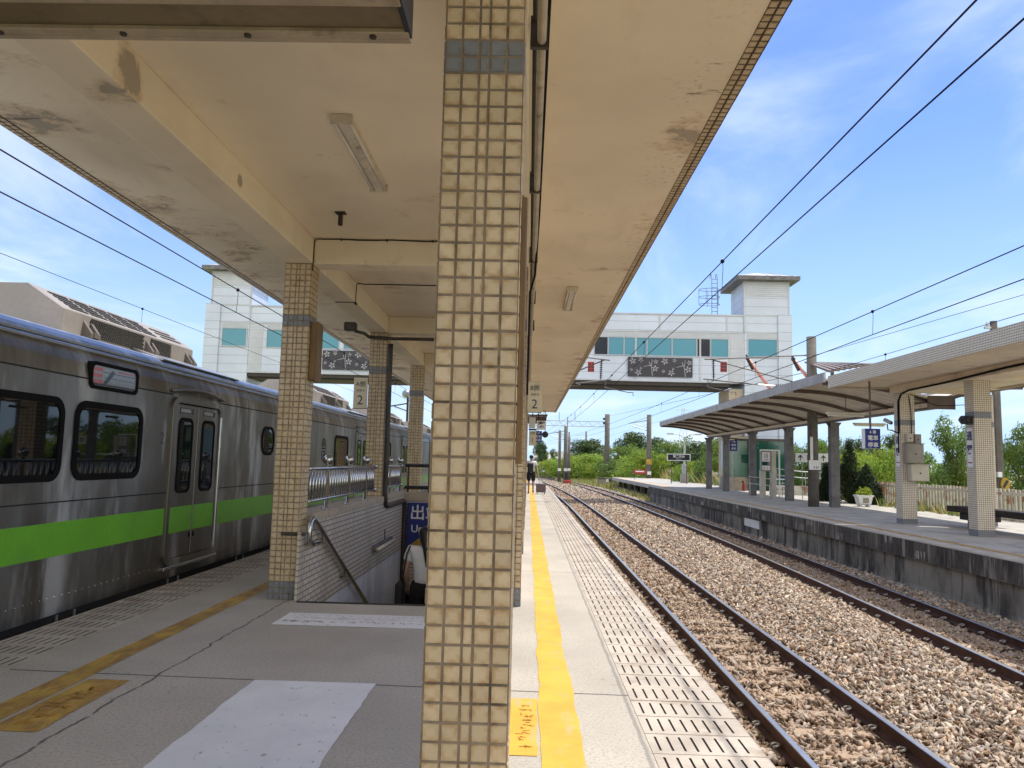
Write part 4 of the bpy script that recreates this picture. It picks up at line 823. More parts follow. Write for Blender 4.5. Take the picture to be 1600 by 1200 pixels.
def far_tile_canopy():
    c = thing('tiled_canopy', 'cream tiled canopy on two visible tiled pillars over the opposite platform', 'canopy', (11, 18, 0)); x0, x1, y0, y1 = 8.8, 13.4, 4.0, 22.75
    build(MB().box(x0+.06, x1-.06, y0, y1-.06, 3.93, 4.16), 'roof_slab', M['farceil'], c, uv=False)
    build(MB().box(x0, x0+.058, y0, y1, 3.87, 4.22), 'tiled_fascia', M['fartile'], c); build(MB().box(x1-.058, x1, y0, y1, 3.87, 4.22), 'tiled_fascia', M['fartile'], c); build(MB().box(x0+.059, x1-.059, y1-.058, y1+.001, 3.871, 4.219), 'tiled_fascia', M['fartile'], c)
    build(MB().box(10.5, 11.25, y0+.3, y1-.2, 3.72, 3.929), 'long_beam', M['farceil'], c, .01, uv=False)
    for y in (10.6, 14.6, 18.6, 22.25): build(MB().box(11.252, 13.1, y+.05, y+.35, 3.76, 3.928), 'cross_beam', M['farceil'], c, .01, uv=False)
    def fp(x, y, lab=None):
        p = build(MB().box(x, x+.4, y, y+.4, .152, 2.80).box(x, x+.4, y, y+.4, 2.962, 3.73), 'pillar', M['fartile'], c, label=lab)
        build(MB().box(x-.002, x+.402, y-.002, y+.402, -.01, .15), 'grey_tile_base', M['fargrey'], p); build(MB().box(x-.002, x+.402, y-.002, y+.402, 2.802, 2.96), 'grey_tile_band', M['fargrey'], p)
    fp(10.66, 22.25, 'tiled pillar carrying the electrical boxes'); fp(10.66, 18.6, 'tiled pillar with the black horn'); fp(10.66, 14.6); fp(10.66, 10.6); fp(12.9, 22.25, 'rear tiled pillar half hidden behind the front one')
    def vsign(y, label):
        s = thing('station_name_plate', label, 'sign', (10.65, y, 1.9), 'vertical station name plates'); build(MB().box(10.635, 10.657, y-.11, y+.11, 1.62, 2.56), 'sign_plate', M['white'], s, .003)
        text('通', .24, (10.633, y, 2.36), (0,-1,0), (0,0,1), M['ink'], 'lettering', s, bold=.006); text('霄', .24, (10.633, y, 2.03), (0,-1,0), (0,0,1), M['ink'], 'lettering', s, bold=.006); text('Tongxiao', .055, (10.633, y, 1.74), (0,-1,0), (0,0,1), M['red'], 'lettering', s, bold=.001)
    vsign(18.8, 'white vertical plate reading 通霄 under the black horn'); vsign(22.42, 'white vertical plate reading 通霄 beside the electrical boxes')
    h = thing('horn_speaker', 'black rounded horn speaker fixed on the tiled pillar', 'speaker', (10.6, 18.75, 2.75)); build(MB().prism([(18.60, 2.85), (18.85, 2.87), (18.98, 2.77), (18.85, 2.66), (18.62, 2.64), (18.68, 2.75)], 'x', 10.45, 10.657), 'shell', M['black'], h, .04, smooth=True); build(MB().tube([(10.50, 18.80, 2.75), (10.44, 18.80, 2.75)], [.05, .06], 12), 'mouth', M['black'], h, smooth=True)
    for nm, lab, x0b, x1b, za, zb, mt, dp in (('junction_box', 'small cream box, topmost on the tiled pillar', 10.78, 10.96, 2.32, 2.56, 'creambox', .1), ('junction_box', 'narrow grey box at the right edge of the tiled pillar, beside the top cream box', 11.0, 11.18, 2.26, 2.55, 'greybox', .1), ('electrical_cabinet', 'large grey metal cabinet in the middle of the tiled pillar', 10.72, 11.18, 1.72, 2.27, 'greybox', .22), ('electrical_cabinet', 'white lower cabinet with small dials on the tiled pillar', 10.80, 11.30, 1.22, 1.68, 'creambox', .24)):
        t = thing(nm, lab, 'electrical box', ((x0b+x1b)/2, 22.1, za), 'electrical boxes on the pillar'); y1b = 22.247; build(MB().box(x0b, x1b, y1b-dp, y1b, za, zb), 'case', M[mt], t, .008); build(MB().box(x0b+.02, x1b-.02, y1b-dp-.008, y1b-dp-.0005, za+.02, zb-.02), 'cover', M[mt], t, .004)
        build(MB().lathe([(.012, 0), (.012, .012)], ((x0b+x1b)/2, y1b-dp-.012, (za+zb)/2), 8).box((x0b+x1b)/2-.02, (x0b+x1b)/2+.02, y1b-dp-.016, y1b-dp-.008, (za+zb)/2-.03, (za+zb)/2), 'knob', M['black'], t)
        if nm == 'electrical_cabinet': build(MB().box(x0b-.03, x1b+.03, y1b-dp-.03, y1b, zb+.001, zb+.015), 'rain_cap', M[mt], t, .003)
    cam = thing('security_camera', 'small bullet camera on a bent arm at the left of the tiled pillar', 'camera', (10.4, 22.4, 2.55)); build(MB().tube([(10.657, 22.4, 2.58), (10.45, 22.4, 2.66), (10.36, 22.4, 2.66), (10.34, 22.4, 2.84)], .018, 6), 'arm', M['iron'], cam, smooth=True); build(MB().tube([(10.28, 22.44, 2.96), (10.40, 22.28, 2.86)], .055, 10), 'camera_body', M['galv'], cam, smooth=True); build(MB().tube([(10.40, 22.28, 2.86), (10.415, 22.26, 2.85)], .045, 10), 'lens', M['black'], cam)
    s = thing('stop_sign_board', 'blue board reading 4 車 電車 停車 hung from a thin post under the tiled canopy', 'sign', (9.35, 21.2, 3.9), 'blue train stop boards')
    build(MB().tube([(9.33, 21.2, 2.62), (9.33, 21.2, 3.925)], .028, 8), 'hanger_post', M['steelbrown'], s); build(MB().box(9.13, 9.55, 21.1, 21.3, 2.08, 2.62), 'board_edge', M['white'], s, .004); build(MB().box(9.14, 9.545, 21.088, 21.098, 2.085, 2.615), 'board_face', M['blue'], s)
    for tx, z, sz in (('4 車', 2.52, .105), ('電車', 2.36, .145), ('停車', 2.17, .145)): text(tx, sz, (9.345, 21.085, z), (1,0,0), (0,0,1), M['white'], 'lettering', s, bold=.002)
    fluorescent(11.85, 20.9, 3.80, 'white tube lamp hanging crosswise between the far tiled pillars', None, 1.5, 'x')
    w = thing('pillar_cable', 'thick black cable drooping along the tiled canopy beam and down the pillar', 'cable', (10.6, 20, 3.7)); build(MB().tube([(10.64, 22.35, 2.0), (10.64, 22.33, 3.5), (10.62, 22.1, 3.68), (10.48, 21.4, 3.72), (10.47, 19.5, 3.74), (10.47, 17, 3.82), (10.47, 12, 3.84)], .028, 6), 'cable_run', M['wire'], w, smooth=True)
    build(MB().tube([(10.9, 22.24, 3.66), (10.95, 22.23, 3.2), (10.95, 22.23, 2.56)], .012, 5), 'cable_run', M['wire'], w); build(MB().tube([(10.9, 22.2, 3.7), (11.2, 21.3, 3.3), (11.4, 20.2, 3.25), (11.1, 18.9, 3.5), (11.06, 18.58, 3.8)], .01, 5), 'cable_run', M['wire'], w, smooth=True)
    b = thing('timber_bench', 'black bench of stacked heavy timbers between the far tiled pillars', 'bench', (12.15, 20.2, 0)); build(MB().box(11.85, 12.55, 17.6, 22.2, .40, .56), 'seat', M['timber'], b, .02)
    for y in (18.4, 21.2): build(MB().box(11.9, 12.5, y-.45, y+.45, .21, .398).box(12.0, 12.4, y-.25, y+.25, 0, .208), 'support_block', M['timber'], b, .02)
far_tile_canopy()

def curved_canopy():
    c = thing('curved_canopy', 'curved steel canopy with ribs on a row of grey posts over the opposite platform', 'canopy', (12.1, 37, 0)); ya, yb = 22.95, 51.6; xl, xc, xr = 8.8, 12.1, 14.7; zl, zc = 4.12, 3.56
    def arc(side, n=12):
        pts = []
        for i in range(n+1):
            t = i/n; x = xc+side*((xc-xl) if side < 0 else (xr-xc))*t; pts.append((x, zc+(zl-zc)*(1-(1-t)**2.1)))
        return pts
    posts = [(12.2, 30.9), (12.1, 35.9), (12.0, 41.4), (12.0, 46.9), (11.97, 51.2)]
    for s, nm in ((-1, 'left'), (1, 'right')):
        a = arc(s); mb = MB()
        for i in range(len(a)-1):
            (x0, z0), (x1, z1) = a[i], a[i+1]; mb.add([(x0,ya,z0),(x1,ya,z1),(x1,yb,z1),(x0,yb,z0),(x0,ya,z0+.06),(x1,ya,z1+.06),(x1,yb,z1+.06),(x0,yb,z0+.06)], [(0,1,2,3),(7,6,5,4),(0,4,5,1),(2,6,7,3)])
        sh = build(mb, 'roof_sheet', M['planks'], c, smooth=False)
        # arc-length uv so the boards run along the roof
        ribs = np.linspace(ya+.15, yb-.2, 12)
        r0 = None
        for y in ribs:
            mb = MB()
            for i in range(len(a)-1):
                (x0, z0), (x1, z1) = a[i], a[i+1]; w = .07; dz = .12
                mb.add([(x0,y,z0-dz),(x1,y,z1-dz),(x1,y+w,z1-dz),(x0,y+w,z0-dz),(x0,y,z0-.002),(x1,y,z1-.002),(x1,y+w,z1-.002),(x0,y+w,z0-.002)], [(0,1,2,3)[::-1],(0,1,5,4),(3,2,6,7)[::-1]])
            build(mb, 'rib', M['steelbrown'], c, uv=False)
        x = a[-1][0]; mb = MB(); build(mb.box(*(sorted((x, x+s*.06))), ya-.05, yb, zl-.06, zl+.24), 'fascia', M['fasciagrey'], c, .008, uv=False)
        mb = MB()
        for y in ribs: mb.box(*(sorted((x+s*.06, x+s*.066))), y-.01, y+.01, zl-.05, zl+.22)
        build(mb, 'fascia_joint', M['steelgrey'], c, uv=False)
    for y in (ya, yb-.05):
        a = arc(-1)+[]; 
    build(MB().box(xc-.12, xc+.12, ya, yb, 3.36, 3.55), 'gutter_beam', M['steelgrey'], c, .01); build(MB().box(xc-.22, xc-.125, ya, yb, 3.42, 3.54), 'gutter_beam', M['farceil'], c, uv=False)
    build(MB().box(xc-.3, xc+.5, ya-.02, ya+.03, 3.34, 3.74), 'end_plate', M['steelbrown'], c)
    for x, y in posts:
        p = build(MB().box(x-.17, x+.17, y, y+.03, 0, 3.36).box(x-.17, x+.17, y+.26, y+.29, 0, 3.36).box(x-.02, x+.02, y+.03, y+.26, 0, 3.36).box(x-.16, x-.02, y+.03, y+.26, 0, 3.36), 'post', M['steelgrey'], c, .006)
        build(MB().prism([(x-.32, 3.36), (x+.32, 3.36), (x+.17, 3.16), (x-.17, 3.16)], 'y', y+.11, y+.18), 'bracket', M['steelgrey'], p)
    for x, y, l in ((12.9, 29.4, 'tube lamp hanging on the right of the nearest curved canopy post'), (12.7, 45, 'tube lamp hanging in the middle of the curved canopy'), (12.75, 50.3, 'tube lamp at the far end of the curved canopy'), (9.9, 24.2, 'tube lamp beside the hanging blue board')):
        t = thing('fluorescent_lamp', l, 'lamp', (x, y, 3.2), 'lamps under the curved canopy'); build(MB().box(x-.6, x+.6, y-.07, y+.07, 3.20, 3.27), 'housing', M['lamp'], t, .01); build(MB().tube([(x-.56, y, 3.17), (x+.56, y, 3.17)], .03, 8), 'tube', M['tube'], t); build(MB().tube([(x, y, 3.27), (x, y, 3.8)], .012, 5), 'hanger_rod', M['iron'], t)
curved_canopy()

def far_furniture():
    s = thing('exit_sign', 'white board reading 出口 between two up arrows on thin legs', 'sign', (13.85, 38, 0)); build(MB().box(13.07, 14.65, 38, 38.05, 1.80, 2.24), 'sign_board', M['white'], s, .006)
    text('出口', .27, (13.86, 37.995, 2.02), (1,0,0), (0,0,1), M['black'], 'lettering', s, bold=.004)
    for x in (13.30, 14.42):
        build(MB().prism([(x-.02, 1.88), (x+.02, 1.88), (x+.02, 2.06), (x+.11, 2.0), (x+.11, 2.055), (x, 2.16), (x-.11, 2.055), (x-.11, 2.0), (x-.02, 2.06)], 'y', 37.99, 37.998), 'arrow', M['black'], s)
    for x in (13.4, 14.35): build(MB().tube([(x, 38.03, 0), (x, 38.03, 1.8)], .022, 6), 'leg', M['galv'], s)
    k = thing('ticket_post', 'cream ticket validator stand of two pillars with a green banded panel', 'ticket stand', (11.75, 38.2, 0))
    build(MB().box(11.42, 11.65, 38.1, 38.4, 0, 1.35), 'column', M['creambox'], k, .01); build(MB().box(11.93, 12.15, 38.1, 38.4, 0, 2.3), 'column', M['creambox'], k, .01); build(MB().box(11.40, 11.86, 38.0, 38.25, 1.32, 2.28), 'panel', M['greybox'], k, .008)
    build(MB().box(11.44, 11.82, 37.985, 37.999, 1.78, 2.24), 'notice', M['white'], k); build(MB().box(11.44, 11.82, 37.985, 37.999, 1.60, 1.77), 'green_band', M['greenglass'], k); build(MB().box(11.44, 11.82, 37.985, 37.999, 1.38, 1.58), 'notice', M['white'], k)
    mb = MB()
    for a, b, z0, z1 in ((11.56, 11.60, 1.95, 2.18), (11.66, 11.71, 1.95, 2.18), (11.55, 11.75, 1.84, 1.88), (11.5, 11.56, 1.44, 1.5), (11.68, 11.74, 1.44, 1.5)): mb.box(a, b, 37.98, 37.9845, z0, z1)
    build(mb, 'notice_print', M['greybox'], k)
    fr = thing('doorway_frame', 'thin white doorway frame behind the cream ticket stand', 'frame', (12.2, 40, 0)); build(MB().box(11.95, 12.02, 40, 40.06, 0, 2.42).box(12.90, 12.97, 40, 40.06, 0, 2.42).box(12.021, 12.899, 40, 40.06, 2.35, 2.42), 'frame', M['white'], fr, .006)
    r = thing('ramp_railing', 'polished tube railing with ring ends beside the ticket stand', 'railing', (13, 41, 0))
    for z in (.55, .9): build(MB().tube([(11.6, 41, z+.1), (12.7, 41, z), (13.6, 41, z), (13.7, 41, z-.1), (13.6, 41, z-.2), (12.9, 41, z-.2)], .03, 8), 'tube', M['bright'], r, smooth=True)
    for x in (11.7, 12.5, 13.4): build(MB().tube([(x, 41, 0), (x, 41, .9)], .025, 8), 'upright', M['bright'], r)
    rr = thing('ramp_railing', 'long pale railing along the sunlit exit ramp behind the exit sign', 'railing', (15.3, 42, 0)); 
    for z in (.95, 1.3): build(MB().tube([(13.8, 43.5, z+.15), (15.4, 43.5, z), (17.5, 43.5, z)], .03, 8), 'tube', M['galv'], rr, smooth=True)
    for x in (13.9, 14.7, 15.5, 16.3, 17.1): build(MB().tube([(x, 43.5, 0), (x, 43.5, 1.35)], .022, 6), 'upright', M['galv'], rr)
    build(MB().box(13.6, 17.6, 43.6, 43.9, -.2, .5), 'kerb_wall', M['fence'], rr)
    e = thing('fire_extinguisher', 'red fire extinguisher standing by the elevator base', 'fire extinguisher', (13.5, 48.7, 0)); build(MB().lathe([(.09, 0), (.10, .05), (.10, .42), (.05, .5), (.04, .56)], (13.52, 48.7, 0), 12), 'cylinder', M['red'], e, smooth=True); build(MB().tube([(13.52, 48.7, .56), (13.44, 48.65, .62), (13.38, 48.64, .5)], .035, 6), 'hose', M['black'], e)
    s = thing('stop_sign_board', 'small blue board on a slim pole among the curved canopy posts', 'sign', (11.6, 43.8, 0), 'blue train stop boards'); build(MB().tube([(11.52, 43.8, 0), (11.52, 43.8, 2.4)], .03, 8), 'pole', M['galv'], s); build(MB().box(11.36, 11.78, 43.7, 43.76, 2.38, 2.98), 'sign_board', M['blue'], s, .004)
    for tx, z, sz in (('4 車', 2.88, .11), ('電車', 2.70, .14), ('停車', 2.50, .14)): text(tx, sz, (11.57, 43.695, z), (1,0,0), (0,0,1), M['white'], 'lettering', s, bold=.002)
    s = thing('platform_sign', 'black board with white frame reading 第二月台 on two thin legs at the far platform end', 'sign', (12.3, 63, 0)); build(MB().box(11.3, 13.2, 63, 63.06, 1.85, 2.42), 'frame', M['white'], s, .006); build(MB().box(11.37, 13.13, 62.98, 62.999, 1.91, 2.36), 'sign_board', M['black'], s); text('第二月台', .24, (12.25, 62.975, 2.20), (1,0,0), (0,0,1), M['white'], 'lettering', s, bold=.004); text('Platform 2', .11, (12.25, 62.975, 2.0), (1,0,0), (0,0,1), M['white'], 'lettering', s)
    for x in (11.65, 12.9): build(MB().tube([(x, 63.03, 0), (x, 63.03, 1.85)], .03, 6), 'leg', M['iron'], s)
    s = thing('warning_sign', 'small red warning board on a post at the far platform end', 'sign', (10.9, 76, 0)); build(MB().box(10.4, 11.6, 76, 76.05, .55, .98), 'sign_board', M['red'], s, .005); build(MB().tube([(10.5, 76.03, 0), (10.5, 76.03, .98)], .03, 6), 'leg', M['iron'], s); build(MB().box(10.55, 11.4, 75.985, 75.999, .74, .86), 'lettering_band', M['white'], s)
    c = thing('relay_cabinet', 'grey relay cabinet standing on the grass beyond the platform end', 'cabinet', (14.6, 100, -1.3)); build(MB().box(13.6, 15.2, 100, 101, -1.2, 1.0), 'case', M['greybox'], c, .03); build(MB().box(13.5, 15.3, 99.9, 101.1, 1.001, 1.1), 'lid', M['greybox'], c, .02); build(MB().box(14.35, 14.45, 99.97, 99.995, -.2, .7), 'door_seam', M['iron'], c)
    c = thing('end_block', 'low dark concrete block with a white plate at the far platform tip', 'block', (9.4, 92, -1.3)); build(MB().box(8.4, 10.6, 92, 93, -1.3, -.2), 'block', M['farwall'], c, .03); build(MB().box(9.3, 9.6, 91.98, 91.999, -.7, -.35), 'plate', M['white'], c)
    pl = thing('planter', 'white flared planter with a small green shrub by the fence', 'planter', (14.0, 32.2, 0))
    build(MB().prism([(13.60, .10), (14.06, .10), (14.13, .40), (14.18, .40), (14.18, .47), (13.48, .47), (13.48, .40), (13.53, .40)], 'y', 32.0, 32.4), 'tub', M['white'], pl, .01); build(MB().box(13.72, 13.96, 31.985, 31.999, .15, .36), 'relief_panel', M['greybox'], pl)
    for x in (13.66, 14.0): build(MB().box(x-.04, x+.04, 32.05, 32.35, 0, .099), 'foot', M['white'], pl)
    return pl
PLANTER = far_furniture()

# ------------------------------------------------------------------ footbridge with lift towers
def footbridge():
    b = thing('footbridge', 'white panelled station footbridge with teal windows and a hip roofed lift tower at each end', 'footbridge', (-2, 55, -1.3)); Y0, Y1 = 53.0, 56.5
    build(MB().box(-19.8, 14.79, Y0, Y1, 7.2, 11.9), 'span_wall', M['clad'], b, uv=False)
    build(MB().box(-19.9, 14.78, Y0-.06, Y1+.06, 11.901, 12.0).box(-19.8, 14.78, Y0-.05, Y0-.001, 10.68, 10.78).box(-19.8, 14.78, Y0-.05, Y0-.001, 7.2, 7.3), 'trim', M['trim'], b, uv=False)
    build(MB().box(-19.8, 13.75, Y0+.25, Y1-.25, 6.85, 7.199).box(-19.8, 13.75, Y0+.02, Y0+.2, 6.95, 7.19), 'underside', M['bridgeunder'], b, uv=False)
    mb = MB()
    for x in (-13.2, -8.7, -4.2, .3, 4.8, 8.95, 13.6): mb.box(x-.05, x+.05, Y0-.04, Y0-.0005, 10.78, 11.9)
    for x in (-16.9, -12, -7, -2, 3, 7.3, 11.75, 13.75): mb.box(x-.06, x+.06, Y0-.045, Y0-.0005, 7.3, 10.68)
    build(mb, 'trim', M['trim'], b, uv=False)
    def win(x0, x1, kind='t'):
        w = build(MB().ring([(x0, 8.98), (x1, 8.98), (x1, 10.28), (x0, 10.28)], [(x0+.035, 9.03), (x1-.035, 9.03), (x1-.035, 10.24), (x0+.035, 10.24)], 'y', Y0-.06, Y0-.001), 'window', M['trim'], b, uv=False)
        g = M['blueglass'] if kind == 't' else M['darkglass']
        build(MB().box(x0+.036, x1-.036, Y0-.02, Y0-.0012, 9.031, 10.239), 'pane', g, w, uv=False)
        m = MB()
        for k in range(4): m.box(x0+.02, x1-.02, Y0-.035, Y0-.0012, 10.32+k*.085, 10.385+k*.085)
        build(m, 'louvre', M['louvre'], b, uv=False)
    for x0, x1, k in ((4.42, 5.38, 'd'), (5.40, 6.48, 't'), (6.5, 8.06, 't'), (8.08, 9.80, 't'), (9.82, 11.5, 't'), (11.52, 12.45, 'd'), (12.47, 13.70, 't'), (-18.55, -17.0, 't'), (-16.75, -15.1, 't'), (-15.0, -13.4, 't'), (-13.1, -11.4, 't'), (-11.3, -9.6, 't')): win(x0, x1, k)
    m = MB()
    for k in range(26):
        for xa in (13.82, -19.75): m.box(xa, xa+.92, Y0-.03, Y0-.0012, 7.32+k*.128, 7.42+k*.128)
    build(m, 'louvre', M['louvre'], b, uv=False)
    def flowers(x0, x1, z0, z1):
        p = build(MB().box(x0, x1, Y0-.16, Y0-.062, z0, z1), 'flower_panel', M['panelblack'], b, uv=False, label='black panel with pale five-petalled flowers'); y0, y1 = Y0-.18, Y0-.1605
        W = x1-x0; H = z1-z0
        for fx, fz, s in ((.07,.8,.24),(.20,.86,.17),(.43,.78,.17),(.16,.20,.24),(.05,.34,.12),(.42,.42,.24),(.57,.80,.25),(.72,.86,.15),(.55,.28,.13),(.67,.2,.24),(.95,.75,.19),(.93,.4,.25),(.20,.42,.1),(.70,.42,.09)):
            c = (x0+W*fx, z0+H*fz); s *= .98; m = MB()
            for k in range(5):
                a = k*2*math.pi/5+.3+fx*3; d = (math.cos(a), math.sin(a)); n = (-d[1], d[0])
                m.prism([(c[0]+d[0]*s*.12, c[1]+d[1]*s*.12), (c[0]+d[0]*s*.55+n[0]*s*.24, c[1]+d[1]*s*.55+n[1]*s*.24), (c[0]+d[0]*s*.95+n[0]*s*.12, c[1]+d[1]*s*.95+n[1]*s*.12), (c[0]+d[0]*s*.95-n[0]*s*.12, c[1]+d[1]*s*.95-n[1]*s*.12), (c[0]+d[0]*s*.55-n[0]*s*.24, c[1]+d[1]*s*.55-n[1]*s*.24)], 'y', y0, y1)
            build(m, 'flower_motif', M['flower'], p, uv=False)
        for fx in (.36, .87):
            m = MB()
            pts = [(x0+W*(fx+.02), z0+.02), (x0+W*(fx-.0), z0+H*.5), (x0+W*(fx-.035), z0+H*.78)]; pp = [(x0+W*(fx-.0), z0+H*.5), (x0+W*(fx+.015), z0+H*.9)]; ppp = [(x0+W*(fx-.01), z0+H*.6), (x0+W*(fx-.12), z0+H*.5)]
            for q in (pts, pp, ppp):
                for a, c in zip(q[:-1], q[1:]):
                    d = Vector((c[0]-a[0], c[1]-a[1])).normalized(); n = Vector((-d.y, d.x))*.025; m.prism([(a[0]-n.x, a[1]-n.y), (c[0]-n.x*.6, c[1]-n.y*.6), (c[0]+n.x*.6, c[1]+n.y*.6), (a[0]+n.x, a[1]+n.y)], 'y', y0+.001, y1)
            build(m, 'branch_motif', M['flower'], p, uv=False)
    flowers(6.76, 11.2, 7.54, 8.87); flowers(-14.5, -10.1, 7.54, 8.87)
    def tower(xa, xb, xs0, xs1, label):
        t = build(MB().box(xa, xb, Y0-.03, Y1-.03, -1.3, 14.4), 'lift_tower', M['clad'], b, uv=False, label=label)
        build(MB().box(xs0, xs1, Y0-.15, Y1-.4, -1.3, 12.05), 'side_shaft', M['clad'], t, uv=False)
        mb = MB()
        for x in (xa, xb): mb.box(x-.05, x+.05, Y0-.07, Y0+.05, 10.8, 14.4)
        mb.box(xa-.03, xb+.03, Y0-.06, Y0-.031, 13.35, 13.43).box(xa, xb, Y0-.06, Y0-.031, 11.95, 12.03).box(xa, xb, Y0-.06, Y0-.031, 10.75, 10.83); build(mb, 'trim', M['trim'], t, uv=False)
        e = .62; z = 14.4; xm, ym = (xa+xb)/2, (Y0+Y1)/2
        build(MB().box(xa-e, xb+e, Y0-e, Y1+e, z+.001, z+.28), 'eave', M['steelgrey'], t, uv=False)
        bb = [(xa-e+.03, Y0-e+.03, z+.281), (xb+e-.03, Y0-e+.03, z+.281), (xb+e-.03, Y1+e-.03, z+.281), (xa-e+.03, Y1+e-.03, z+.281)]; tp = [(xm-.7, ym-.7, z+.85), (xm+.7, ym-.7, z+.85), (xm+.7, ym+.7, z+.85), (xm-.7, ym+.7, z+.85)]
        m = MB().add(bb+tp, [(3,2,1,0), (4,5,6,7), (0,1,5,4), (1,2,6,5), (2,3,7,6), (3,0,4,7)])
        for k in range(-2, 3):
            x = xm+k*.6; m.tube([(xm+k*.85, Y0-e+.04, z+.29), (xm+k*.28, ym-.7, z+.87)], .03, 4)
        build(m, 'hip_roof', M['metalroof'], t, uv=False)
        x0, x1 = (xa+.18, xb-.8) if xa > 0 else (xa+.85, xb-.1)
        w = build(MB().ring([(x0, 9.0), (x1, 9.0), (x1, 10.36), (x0, 10.36)], [(x0+.07, 9.07), (x1-.07, 9.07), (x1-.07, 10.29), (x0+.07, 10.29)], 'y', Y0-.09, Y0-.031), 'window', M['trim'], b, uv=False); build(MB().box(x0+.071, x1-.071, Y0-.06, Y0-.032, 9.071, 10.289), 'pane', M['blueglass'], w, uv=False)
        m = MB()
        for k in range(4): m.box(x0, x1, Y0-.06, Y0-.032, 10.40+k*.085, 10.465+k*.085)
        build(m, 'louvre', M['louvre'], t, uv=False); m = MB()
        for k in range(6): m.box(xa+.1, xb-.1, Y0-.06, Y0-.032, 13.5+k*.14, 13.6+k*.14)
        build(m, 'louvre', M['louvre'], t, uv=False)
    tower(14.8, 17.88, 17.1, 18.05, 'right lift tower rising behind the curved canopy'); tower(-22.6, -19.81, -22.95, -21.9, 'left lift tower beyond the train roof')
    build(MB().box(13.8, 14.78, Y0+.3, Y1-.3, -1.3, 6.849), 'column', M['coping'], b, uv=False)
    l = thing('caged_ladder', 'galvanised ladder with safety hoops up to the right tower roof', 'ladder', (13.4, 56, 12))
    m = MB()
    for x in (13.25, 13.65): m.tube([(x, 55.9, 12.0), (x, 55.9, 15.3), (x, 55.9+.25, 15.65), (x, 56.3, 15.7), (x, 56.5, 15.4)], .022, 6)
    build(m, 'stile', M['steelgrey'], l)
    m = MB()
    for k in range(11): m.tube([(13.25, 55.9, 12.2+k*.3), (13.65, 55.9, 12.2+k*.3)], .02, 5)
    build(m, 'rung', M['steelgrey'], l)
    m = MB()
    for z in (13.2, 13.75, 14.3): m.tube([(13.45+.75*math.sin(a)-.5, 55.9-.5+.5*math.cos(a), z) for a in [k*math.pi/8 for k in range(17)]], .02, 5)
    for a in (0, 1.2, 2.4, 3.6, 4.8): m.tube([(12.95+.75*math.sin(a), 55.4+.5*math.cos(a), 13.2), (12.95+.75*math.sin(a), 55.4+.5*math.cos(a), 14.3)], .018, 5)
    build(m, 'safety_hoop', M['steelgrey'], l)
    e = thing('glass_lift', 'green glass lift enclosure on a concrete base under the curved canopy', 'lift', (15, 51, 0))
    build(MB().box(14.45, 16.75, 50.6, 52.7, 0, 3.35), 'dark_glass_front', M['greenglass'], e); build(MB().box(13.1, 14.44, 50.9, 52.7, .82, 3.35), 'pale_glass_side', M['paleglass'], e); build(MB().box(13.05, 14.445, 50.85, 52.75, 0, .818), 'concrete_base', M['coping'], e, .01)
    m = MB()
    for x in (14.75, 14.95, 16.2, 16.4):
        for z in (2.75, 3.0): m.lathe([(.05, 0), (.05, .02)], (x, 50.58, z), 8)
    build(m, 'glass_fixing', M['galv'], e); build(MB().box(13.1, 16.8, 50.55, 50.598, 3.2, 3.36).box(15.58, 15.62, 50.57, 50.599, 0, 3.2), 'mullion', M['iron'], e); build(MB().box(13.98, 14.4, 50.86, 50.89, 1.75, 2.3), 'notice_panel', M['greenglass'], e)
    build(MB().box(14.6, 14.85, 50.56, 50.598, 1.0, 2.0), 'call_panel', M['galv'], e)
footbridge()

def shed_and_poles():
    s = thing('shed_roof', 'small corrugated metal roof showing above the tiled canopy', 'roof', (13, 30, 5.4)); m = MB()
    for k in range(14):
        x = 11.25+k*.22; m.add([(x, 29, 5.12+.045*(k if k < 7 else 13-k)), (x+.2, 29, 5.12+.045*(k if k < 7 else 13-k)), (x+.2, 31.5, 5.8), (x, 31.5, 5.8), (x, 29, 5.20+.045*(k if k < 7 else 13-k)), (x+.2, 29, 5.20+.045*(k if k < 7 else 13-k)), (x+.2, 31.5, 5.86), (x, 31.5, 5.86)], [(3,2,1,0), (4,5,6,7), (0,1,5,4), (1,2,6,5), (2,3,7,6), (3,0,4,7)])
    build(m, 'corrugated_sheet', M['steelbrown'], s)
    for x in (11.6, 13.9):
        for y in (29.5, 31.2): build(MB().box(x-.05, x+.05, y, y+.1, 4.16 if y < 22 else 3.9, 5.35), 'post', M['steelbrown'], s)
    p = thing('utility_pole', 'grey octagonal utility pole behind the fence with a yellow and black marker', 'pole', (18.05, 30, -.6)); build(MB().tube([(18.05, 30, -1.3), (18.05, 30, 7.4)], [.19, .13], 8), 'pole', M['concpole'], p); build(MB().prism([(18.1+.17*math.cos(k*math.pi/8), 1.1+.24*math.sin(k*math.pi/8)) for k in range(16)], 'y', 29.7, 29.75), 'marker_disc', M['arrow'], p); build(MB().prism([(17.98, 1.0), (18.05, .93), (18.22, 1.2), (18.14, 1.26)], 'y', 29.69, 29.699), 'marker_stripe', M['black'], p)
    build(MB().box(17.85, 18.0, 29.72, 29.84, 1.35, 1.55), 'meter', M['white'], p); build(MB().box(17.7, 18.4, 29.95, 30.05, 7.1, 7.18).lathe([(.04, 0), (.06, .06), (.03, .18)], (17.8, 30, 7.18), 8), 'crossarm', M['galv'], p)
shed_and_poles()

